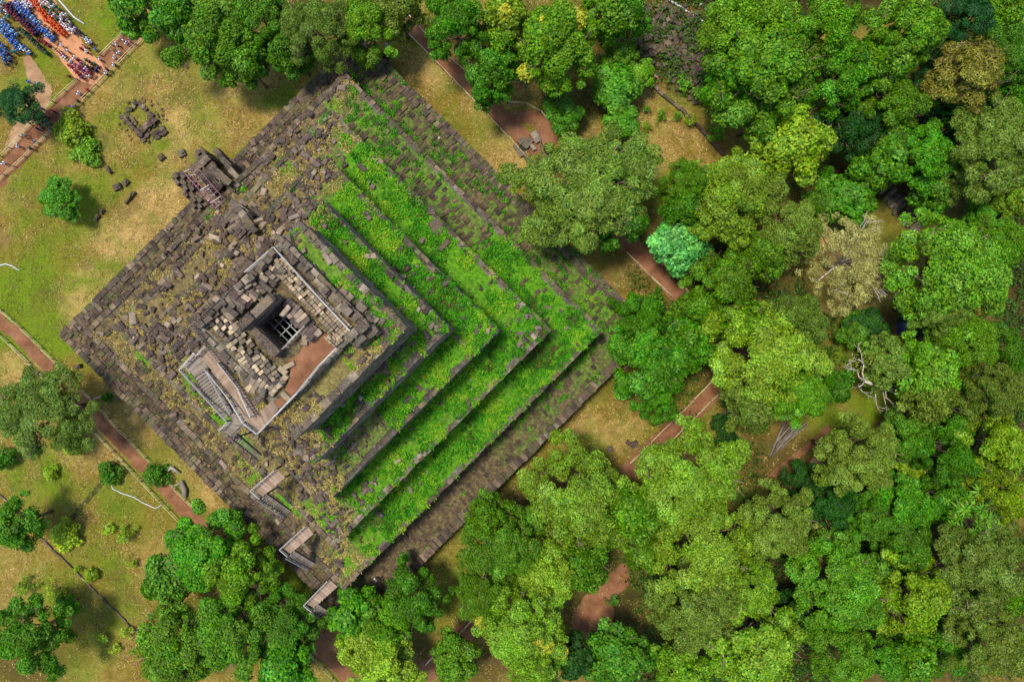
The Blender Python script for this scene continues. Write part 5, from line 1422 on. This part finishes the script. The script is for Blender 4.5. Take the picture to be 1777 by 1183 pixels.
S_ = [
 (125, 770, 23, 2.6, 'bush', 'lime', 'brightest lime green bush, below the feathery tree'), (87, 822, 14, 1.8, 'bush', 'lime', 'small lime bush alone on the left lawn'),
 (8, 797, 20, 3, 'bush', 'dg', 'dark green bush cut by the left edge'), (112, 928, 27, 2.8, 'bush', 'lime', 'roundest lime bush beside the kerb wall'),
 (183, 918, 14, 2, 'sapling', 'lime', 'small thin sapling right of the roundest lime bush'), (218, 930, 19, 2.2, 'sapling', 'yel', 'yellowish sapling left of the large leafy tree'),
 (136, 989, 9, 1.6, 'sapling', 'lime', 'tiny sapling standing on the kerb wall'), (156, 996, 13, 2, 'bush', 'lime', 'small lime bush touching the kerb wall'),
 (42, 1020, 20, 2.2, 'sapling', 'yel', 'yellow leaved sapling above the corner tree'), (95, 1024, 22, 2.2, 'sapling', 'lime', 'spreading green sapling on the lower left lawn'),
 (217, 1097, 13, 2, 'sapling', 'lime', 'small lime sapling beside the end of the kerb wall'), (188, 822, 22, 2.6, 'bush', 'dg', 'dark feathery bush at the top of the ditch'),
 (268, 825, 22, 3, 'bush', 'dg', 'dark star shaped bush standing on the left path'), (183, 690, 10, 1.8, 'bush', 'bg', 'tiny bush by the leaning pale post'),
 (226, 974, 12, 1.7, 'sapling', 'lime', 'faint sapling left of the large leafy tree trunk'), (178, 1105, 16, 1.8, 'sapling', 'yel', 'yellowish sapling on the grass by the kerb wall'),
 (195, 1125, 13, 1.6, 'sapling', 'lime', 'lowest sapling near the bottom left'), (238, 1128, 16, 2, 'sapling', 'yel', 'yellow sapling at the end of the kerb wall'),
 (1124, 192, 9, 1.8, 'sapling', 'bg', 'tiny sapling in the dry clearing, left one of a row'), (1146, 198, 12, 2.2, 'sapling', 'lg', 'thin sapling in the dry clearing, middle of a row'),
 (1173, 202, 10, 1.8, 'sapling', 'lg', 'short sapling against the low dark wall'), (1200, 210, 13, 2.2, 'sapling', 'yel', 'yellow topped sapling on the low dark wall'),
 (1188, 140, 17, 2.6, 'sapling', 'lg', 'pale sapling above the low dark wall'), (1210, 165, 18, 2.8, 'sapling', 'mg', 'green sapling below the stone field'),
 (1234, 190, 14, 2, 'sapling', 'ol', 'dull olive sapling in the dry clearing'), (1245, 230, 18, 2.4, 'sapling', 'lg', 'lone sapling right of the low dark wall'),
 (1020, 250, 10, 2, 'sapling', 'mg', 'small sapling at the upper rim of the huge olive tree'), (1120, 220, 12, 2, 'sapling', 'yel', 'yellowish sapling at the left of the dry clearing'),
 (1436, 300, 14, 3, 'bush', 'bg', 'small bush at the edge of the bare earth gap'), (1265, 700, 12, 2, 'bush', 'dk', 'dark little bush at the end of the short forest wall'),
 (1255, 740, 22, 3, 'bush', 'dk', 'dark bush in the shade under the grey green tree'), (1268, 775, 24, 3, 'bush', 'dk', 'dark bush below the shaded forest wall'),
 (1060, 1040, 14, 1.6, 'sapling', 'dg', 'dark weed in the bottom clearing'),
]
for a in S_: tree(*a, name='shrub' if a[4] == 'bush' else 'sapling')

# bare tree with white curling branches
bt = tag(empty('dead_tree', at(1552, 680)), 'bare dead tree with curling white branches in the right forest gap', 'tree')
o0 = at(1552, 680); q = lambda u, v, z: at(u, v, z) - o0
mb = MB(); mb.tube([q(1552, 680, 0), q(1538, 672, 4), q(1520, 668, 7), q(1500, 661, 9)], [.34, .3, .26, .2], 8); mb.build('trunk', M['bark_pale'], bt, True)
mb = MB(); rr = random.Random(5)
def twig(p, d, L, r, n):
    if n == 0: return
    a = p + d * L * .5 + Vector((rr.uniform(-.12, .12), rr.uniform(-.12, .12), rr.uniform(-.05, .1))) * L; b = a + (d + Vector((rr.uniform(-.5, .5), rr.uniform(-.5, .5), rr.uniform(-.1, .3)))).normalized() * L * .5
    mb.tube([p, a, b], [r, r * .8, r * .6], 5)
    for _ in range(2 + (n < 3)): twig(b, (d + Vector((rr.uniform(-.9, .9), rr.uniform(-.9, .9), rr.uniform(-.2, .5)))).normalized(), L * .68, r * .58, n - 1)
for (u, v, z, du, dv, L, r) in ((1500, 661, 9, -.5, .9, 2.4, .14), (1500, 661, 9, -.7, .6, 1.8, .12), (1520, 668, 7, -.1, -.7, 1.6, .12), (1528, 670, 6, .4, -.9, 1.6, .1), (1500, 661, 9, -.3, -.2, 1.6, .1), (1535, 672, 5, .1, -1, 1.4, .1)):
    twig(q(u, v, z), Vector((du, dv, .25)).normalized(), L, r, 4)
mb.build('branch', M['bark_pale'], bt, True)
pts = [q(1500 + rr.gauss(0, 18), 625 + rr.gauss(0, 10), 10 + rr.uniform(-1, 1)) for _ in range(26)]
idx = np.repeat(np.arange(26), 9); P = np.array([tuple(p) for p in pts])[idx] + rng.normal(size=(234, 3)) * .3
me = quads_mesh('leaves', leaf_quads(P, rng.normal(size=(234, 3)) * .5 + (0, 0, .8), .3, .14), 234, M['leaf'], rng.uniform(.2, .8, 234)); o = link('leaves', me, bt); o.color = (.25, .3, .04, 1); o['flower'] = 0.0
# brown heap of dry branches beside it
mb = MB(); o0 = at(1570, 735)
for _ in range(150):
    u = 1570 + rr.gauss(0, 15); v = 735 + rr.gauss(0, 13); p = at(u, v, rr.uniform(.1, 1.3)) - o0; a = rr.uniform(0, 6.28); L = rr.uniform(.4, 1.4); mb.bar(p, p + Vector((math.cos(a) * L, math.sin(a) * L, rr.uniform(-.2, .3))), .05)
o = mb.build('brushwood_heap', M['post']); o.location = o0; tag(o, 'brown heap of dry brushwood beside the dark gap in the right forest', 'brushwood')
# ------------------------------------------------------------------ undergrowth on the forest floor and dry grass on the bare terraces
def undergrowth():
    N = 16000
    U = rng.uniform(1080, 1900, N); V = rng.uniform(-60, 1250, N)
    X = (U - CU) * H / F; Y = (CV - V) * H / F
    g, s, d = ground_masks(X, Y)
    ok = (rng.uniform(size=N) < d * .85) & (fbm(X * .3, Y * .3, 99) > .4)
    for (cu, cv, ru, rv) in ((1190, 250, 110, 90), (1480, 470, 90, 90), (1390, 790, 70, 60), (1550, 715, 60, 40), (1500, 690, 60, 50), (1150, 780, 110, 60), (1040, 1040, 60, 70), (1510, 590, 60, 50), (1640, 370, 50, 50), (1560, 360, 45, 55), (1460, 305, 30, 30), (1235, 690, 30, 60)):
        ok &= np.hypot((U - cu) / ru, (V - cv) / rv) > 1
    ok &= np.abs(U - V - 670) > 26
    X, Y = X[ok], Y[ok]; n = len(X); K = 13; idx = np.repeat(np.arange(n), K); sz = rng.uniform(.5, 1.2, n)
    dd = rng.normal(size=(n * K, 3)); dd[:, 2] = np.abs(dd[:, 2]); dd = unit(dd)
    P = np.stack([X, Y, np.full(n, .35)], -1)[idx] + dd * sz[idx][:, None] * (1, 1, .9)
    v = leaf_quads(P, dd * .6 + rng.normal(size=dd.shape) * .4 + (0, 0, .6), rng.uniform(.3, .6, n * K), rng.uniform(.14, .26, n * K), .2)
    o = link('undergrowth', quads_mesh('undergrowth', v, n * K, M['leaf'], np.clip(rng.uniform(.15, .8, n)[idx] + rng.uniform(-.1, .1, n * K), 0, .8)))
    c = lin(60, 104, 22); o.color = (c[0] * LEAF_K, c[1] * LEAF_K, c[2] * LEAF_K, 1); o['flower'] = 0.0
    tag(o, 'low dark green undergrowth covering the forest floor between the trees on the right', 'undergrowth', kind='stuff')
undergrowth()
def terrace_grass():
    Ps = []
    for k in range(1, 7):
        a0, a1, b0, b1 = TR[k]; inn = TR[k + 1]
        for side in (0, 2, 1):
            w = (inn[0] - a0) if side == 0 else (inn[2] - b0) if side == 2 else (a1 - inn[1])
            L = (b1 - b0) if side < 2 else (a1 - a0)
            w = max(w, .4); dens = {1: 2, 2: 12, 3: 20, 4: 24, 5: 24, 6: 30}[k] * (1 if side != 1 else (1 if k == 6 else .25))
            n = int(L * w * dens); r = rng.uniform(.3, w, n); t = rng.uniform(-1, 1, n); m = ((b0 + b1) if side < 2 else (a0 + a1)) / 2 + t * L / 2
            A, B = {0: (a0 + r, m), 2: (m, b0 + r), 1: (a1 - r, m)}[side]
            ok = (fbm(A * .5, B * .5, 400 + k) > .47) & (A > a0 + .2) & (A < a1) & (B > b0 + .2) & (B < b1)
            if side == 1 and k < 6: ok &= t < -.55
            A, B = A[ok], B[ok]
            Ps.append(np.stack([PC.x + ESE.x * A + ENE.x * B, PC.y + ESE.y * A + ENE.y * B, np.full(len(A), TZ[k] + .08)], -1))
    P0 = np.concatenate(Ps); n = len(P0); K = 5
    P = np.repeat(P0, K, 0) + rng.normal(size=(n * K, 3)) * (.14, .14, .04)
    v = leaf_quads(P, rng.normal(size=P.shape) * .6 + (0, 0, .7), rng.uniform(.2, .5, n * K), rng.uniform(.04, .08, n * K), .2)
    me = quads_mesh('terrace_dry_grass', v, n * K, bpy.data.materials['grass_blades'], np.repeat(np.clip(rng.normal(.25, .25, n), 0, .8), K))
    tag(link('terrace_dry_grass', me), 'dry yellow grass growing between the stones on the bare terraces of the pyramid', 'grass', kind='stuff')
terrace_grass()
# ------------------------------------------------------------------ people
def person_materials():
    t = NT('shirt_cloth'); oc = t.n('ShaderNodeObjectInfo').outputs['Color']; n = t.noise(14, 3, .6, t.coord('Object'))
    shirt = t.done(t.hsv(oc, .5, 1, t.mapr(n, .3, .7, .85, 1.15)), .85, .15)
    t = NT('trouser_cloth'); r = t.n('ShaderNodeObjectInfo').outputs['Random']
    tro = t.done(t.ramp(r, [(0, lin(24, 26, 36)), (.4, lin(36, 42, 70)), (.7, lin(44, 40, 38)), (1, lin(70, 66, 70))]), .9, .1)
    return shirt, tro, plain('skin', lin(176, 124, 92), .6), plain('black_hair', lin(26, 22, 20), .5), plain('shoe_leather', lin(40, 34, 32), .6)
PM = person_materials()
def body_mesh(seed, pose, robe=False):
    r = random.Random(seed); V = []; E = []; RD = []
    def add(p, rad, par=None):
        V.append(p); RD.append(rad if isinstance(rad, tuple) else (rad, rad))
        if par is not None: E.append((par, len(V) - 1))
        return len(V) - 1
    st = {'stand': 0.0, 'walk': .2, 'arms': 0.04}[pose]
    pel = add((0, 0, .93), (.15, .12)); wa = add((0, 0, 1.1), (.135, .105), pel); ch = add((0, .01, 1.3), (.165, .115), wa); nb = add((0, 0, 1.46), .065, ch)
    h0 = add((0, .01, 1.53), .07, nb); h1 = add((0, .02, 1.62), (.088, .1), h0); add((0, .01, 1.71), .065, h1)
    if robe:
        k = add((0, 0, .6), (.19, .16), pel); add((0, 0, .16), (.2, .17), k)
    else:
        for s in (-1, 1):
            hp = add((s * .09, 0, .86), .09, pel); kn = add((s * .1, s * st * .6, .48), .066, hp); an = add((s * .1, s * st * 1.1 - .02, .09), .048, kn); add((s * .11, s * st * 1.1 + .12, .05), .042, an)
    for s in (-1, 1):
        sh = add((s * .19, 0, 1.38), .062, ch)
        if pose == 'arms': el = add((s * .25, .05, 1.13), .048, sh); wr = add((s * .08, .2, 1.12), .04, el)
        else: el = add((s * .245, -s * st * .25, 1.12), .046, sh); wr = add((s * .25, .06 - s * st * .5, .9), .036, el); add((s * .25, .08 - s * st * .5, .8), .034, wr)
    me = bpy.data.meshes.new('b'); me.from_pydata(V, E, []); o = bpy.data.objects.new('b', me); COL.objects.link(o)
    o.modifiers.new('s', 'SKIN'); sv = me.skin_vertices[0].data
    for i, rd in enumerate(RD): sv[i].radius = rd
    sv[0].use_root = True
    su = o.modifiers.new('u', 'SUBSURF'); su.levels = 1
    dg = bpy.context.evaluated_depsgraph_get(); dg.update(); m2 = bpy.data.meshes.new_from_object(o.evaluated_get(dg)); bpy.data.objects.remove(o)
    m2.name = 'person'; m2.materials.clear()
    for m in PM: m2.materials.append(m)
    for p in m2.polygons:
        x, y, z = p.center
        if robe: i = 2 if z > 1.45 else (2 if abs(x) > .215 and z < .98 else 0)
        elif z > 1.665 or (z > 1.56 and y < -.01): i = 3
        elif z > 1.45: i = 2
        elif abs(x) > .2 and z < 1.16: i = 2
        elif z > .9: i = 0
        elif z > .1: i = 1
        else: i = 4
        p.material_index = i; p.use_smooth = True
    return m2
BODY = [body_mesh(1, 'stand'), body_mesh(2, 'walk'), body_mesh(3, 'arms'), body_mesh(4, 'stand')]
MONK = [body_mesh(5, 'stand', True), body_mesh(6, 'arms', True)]
SH = dict(orange=(232, 84, 14), maroon=(136, 26, 54), navy=(32, 40, 92), blue=(70, 130, 206), sky=(140, 196, 226), white=(236, 236, 240), green=(24, 112, 74), dkgreen=(16, 72, 54), teal=(40, 150, 150),
          pink=(222, 130, 160), yellow=(226, 182, 40), purple=(104, 66, 140), red=(176, 30, 50), grey=(150, 152, 160), black=(30, 30, 34), tan=(204, 160, 120))
npeople = 0
def person(u, v, col, label, group=None, face=None, monk=False, z=0.0):
    global npeople
    npeople += 1
    me = random.choice(MONK if monk else BODY)
    o = link('person', me, None, at(u, v, z + .9)); o.location.z = z
    o.rotation_euler = (0, 0, face if face is not None else random.uniform(0, 6.28)); k = random.uniform(.93, 1.05); o.scale = (k * 1.08, k * 1.08, k)
    c = lin(*SH[col]); o.color = (c[0], c[1], c[2], 1)
    return tag(o, label, 'person', group)
def line(u0, v0, u1, v1, n, wid, cols, label, group, lanes=1, monk=False, face=.9):
    for i in range(n):
        t = (i // lanes + .5) / math.ceil(n / lanes); ln = (i % lanes) - (lanes - 1) / 2
        L = math.hypot(u1 - u0, v1 - v0); nx, ny = -(v1 - v0) / L, (u1 - u0) / L
        person(u0 + (u1 - u0) * t + nx * ln * wid + random.gauss(0, 1.0), v0 + (v1 - v0) * t + ny * ln * wid + random.gauss(0, 1.0), random.choice(cols), label, group, face + random.gauss(0, .25), monk)
line(52, -4, 110, 60, 30, 5.5, ['orange'], 'person in an orange robe standing in the orange double file on the dirt road', 'people in the orange file', 2, True)
line(8, 11, 62, 62, 26, 5, ['maroon'], 'person in a maroon top standing in the maroon file left of the blue rows', 'people in the maroon file', 1, False)
line(70, 68, 88, 82, 5, 5, ['maroon', 'red'], 'person in dark red near the lower end of the maroon file', 'people ending the maroon file', 1)
line(16, 8, 70, 58, 26, 6, ['navy'], 'person in navy clothes between the maroon file and the blue rows', 'people in the navy rows', 2)
line(26, 4, 94, 70, 40, 6, ['blue', 'blue', 'sky', 'blue'], 'person in a blue top in the rows between navy and orange', 'people in the blue rows', 2)
line(34, 0, 58, 16, 9, 7, ['white'], 'person in white at the upper end of the blue rows', 'people in white near the blue rows', 2)
line(74, 44, 94, 58, 6, 6, ['white', 'tan'], 'person in white beside the lower part of the orange file', 'people in white by the orange file', 1)
line(72, -2, 112, 36, 24, 7, ['green', 'white', 'green', 'grey', 'white'], 'person in green or white in the crowd right of the dirt road', 'people right of the dirt road', 3)
line(110, 42, 128, 58, 7, 6, ['white'], 'person in white standing in a row at the right edge of the dirt road', 'people in the white row', 1)
line(114, 34, 158, 76, 14, 6, ['purple', 'navy', 'white', 'black', 'grey'], 'person in mixed dark clothes on the right roadside', 'people on the right roadside', 1)
line(34, 50, 82, 96, 22, 5, ['dkgreen', 'green', 'dkgreen'], 'person in dark green in the single green file on the grass', 'people in the green file', 1)
line(-2, 6, 14, 36, 10, 9, ['sky', 'white', 'teal'], 'person in pale blue at the very left edge of the crowd', 'people in pale blue at the left edge', 2)
line(-2, 38, 36, 88, 26, 7, ['blue', 'blue', 'sky'], 'person in bright blue in the left rows on the grass', 'people in the left blue rows', 2)
line(-2, 76, 20, 112, 14, 8, ['blue', 'blue', 'navy'], 'person in blue in the lowest group at the left edge', 'people in the lowest left blue group', 2)
line(12, 42, 30, 62, 6, 5, ['blue', 'sky'], 'person in blue on the upper side of the left rows', 'people beside the left blue rows', 1)
line(38, 82, 54, 94, 6, 5, ['blue', 'white'], 'person in blue at the end of the left blue rows beside the green file', 'people near the green file end', 2)
line(94, 82, 116, 104, 8, 5, ['tan', 'pink', 'tan', 'white'], 'person in beige or pink following the maroon file', 'people following the maroon file', 1)
line(124, 106, 156, 136, 20, 8, ['pink', 'red', 'purple', 'tan', 'maroon', 'white'], 'person in red, pink or purple in the tight knot at the road junction', 'people in the knot at the junction', 3)
line(148, 108, 172, 122, 10, 7, ['black', 'navy', 'green', 'navy'], 'person in dark clothes on the right of the knot at the junction', 'people in dark clothes at the junction', 2)
line(62, 196, 84, 222, 12, 7, ['dkgreen', 'dkgreen', 'green'], 'person in dark green in the cluster on the path beside the bluish tree', 'people in the green cluster on the path', 3)
ONE = [
 (118, 105, 'yellow', 'person in bright yellow among the beige ones on the dirt road'), (107, 79, 'white', 'person in white, first of two walking away on the dirt road'), (117, 89, 'white', 'person in white, second of two on the dirt road, near the yellow one'),
 (143, 86, 'red', 'person in a red skirt in the middle of the empty road'), (150, 90, 'white', 'person in white next to the red one in the empty road'), (147, 81, 'pink', 'person in pink behind the red one in the empty road'),
 (173, 103, 'white', 'person in white walking alone at the junction, nearest the upper fence'), (166, 86, 'blue', 'person in blue ending the right roadside row'), (155, 76, 'white', 'person in white near the end of the right roadside row'),
 (236, 48, 'red', 'person in red at the upper end of the path'), (249, 54, 'grey', 'person in grey near the upper end of the path'), (253, 62, 'white', 'person in white against the lower fence at the upper end of the path'), (224, 54, 'tan', 'person in beige beside the upper fence'),
 (214, 70, 'white', 'person in white of the group of three on the upper path, nearest the fence'), (220, 76, 'white', 'person in white of the group of three on the upper path, in the middle'), (226, 72, 'pink', 'person in pink of the group of three on the upper path'),
 (203, 78, 'white', 'person in white against the upper fence, just below the group of three'), (197, 87, 'tan', 'person in cream against the upper fence, by its lower end'), (207, 93, 'white', 'person in white mid path below the upper fence'),
 (200, 101, 'white', 'person in white mid path, a step below the former towards the junction'), (198, 113, 'white', 'person in white leaning at the lower fence'), (184, 127, 'white', 'person in white leaning on the lower fence near the dark pair'), (188, 122, 'black', 'person in black leaning on the lower fence'),
 (122, 134, 'maroon', 'person in maroon alone on the grass left of the knot'), (153, 157, 'red', 'person in red by the lower fence below the knot'), (138, 163, 'white', 'person in white walking down the path below the knot'), (136, 176, 'dkgreen', 'person in dark green by the lower fence on the path'),
 (126, 186, 'sky', 'person in pale blue by the lower fence, above the yellow green bush'), (118, 195, 'teal', 'person in teal by the lower fence, touching the yellow green bush'), (92, 193, 'red', 'person in red by the upper fence beside the green cluster'),
 (75, 190, 'purple', 'person in purple under the edge of the bluish tree'), (107, 200, 'pink', 'person in pink in front of the yellow green bush'), (88, 224, 'green', 'person in bright green at the lower fence below the green cluster'),
 (66, 224, 'navy', 'person in navy below the green cluster'), (44, 236, 'teal', 'person in teal at the upper fence on the lower path'), (60, 246, 'grey', 'person in grey mid path on the lower stretch'), (32, 254, 'white', 'person in white at the upper fence on the lower stretch'),
 (54, 258, 'green', 'person in green at the lower fence on the lower stretch'), (8, 284, 'white', 'person in white nearest the left edge on the path'), (34, 208, 'white', 'person in white half hidden in the bluish tree'),
 (51, 143, 'blue', 'person in blue, left one of three on the brown track'), (65, 145, 'sky', 'person in blue, right one of three on the brown track'), (65, 155, 'blue', 'person in blue, lowest of three on the brown track'),
 (25, 91, 'teal', 'person in teal alone on the grass left of the green file'), (42, 162, 'sky', 'person in pale blue right above the bluish tree'),
]
for a in ONE: person(*a)
person(652, 1004, 'white', 'lone visitor in a white shirt standing on the lowest dark terrace', z=4.0)
# ------------------------------------------------------------------ daylight and camera
W = bpy.data.worlds.new('World'); SC.world = W; W.use_nodes = True
nt = W.node_tree; bg = nt.nodes['Background']
sky = nt.nodes.new('ShaderNodeTexSky'); sky.sky_type = 'NISHITA'; sky.sun_disc = False
EL = math.radians(74); SX, SY = -0.89, 0.456
sky.sun_elevation = EL; sky.sun_rotation = math.atan2(SX, SY) % (2 * math.pi)
nt.links.new(sky.outputs[0], bg.inputs[0]); bg.inputs[1].default_value = 0.15
ld = bpy.data.lights.new('sun', 'SUN'); ld.energy = 2.5; ld.angle = math.radians(11); ld.color = (1.0, 0.955, 0.88)
sun = bpy.data.objects.new('sun', ld); COL.objects.link(sun)
d = Vector((SX * math.cos(EL), SY * math.cos(EL), math.sin(EL)))
sun.rotation_euler = d.to_track_quat('Z', 'Y').to_euler(); sun.location = d * 200

cd = bpy.data.cameras.new('camera'); cam = bpy.data.objects.new('camera', cd); COL.objects.link(cam)
cam.location = (0, 0, H); cam.rotation_euler = (0, 0, 0)
cd.sensor_width = 36; cd.sensor_fit = 'HORIZONTAL'; cd.lens = F / 1777 * 36; cd.clip_end = 2000; cd.clip_start = .5
SC.camera = cam
SC.view_settings.view_transform = 'Standard'; SC.view_settings.look = 'None'; SC.view_settings.exposure = 0.88; SC.view_settings.gamma = 1.0
SC.view_settings.use_curve_mapping = False
SC.cycles.max_bounces = 5; SC.cycles.diffuse_bounces = 2; SC.cycles.transmission_bounces = 2; SC.cycles.glossy_bounces = 2
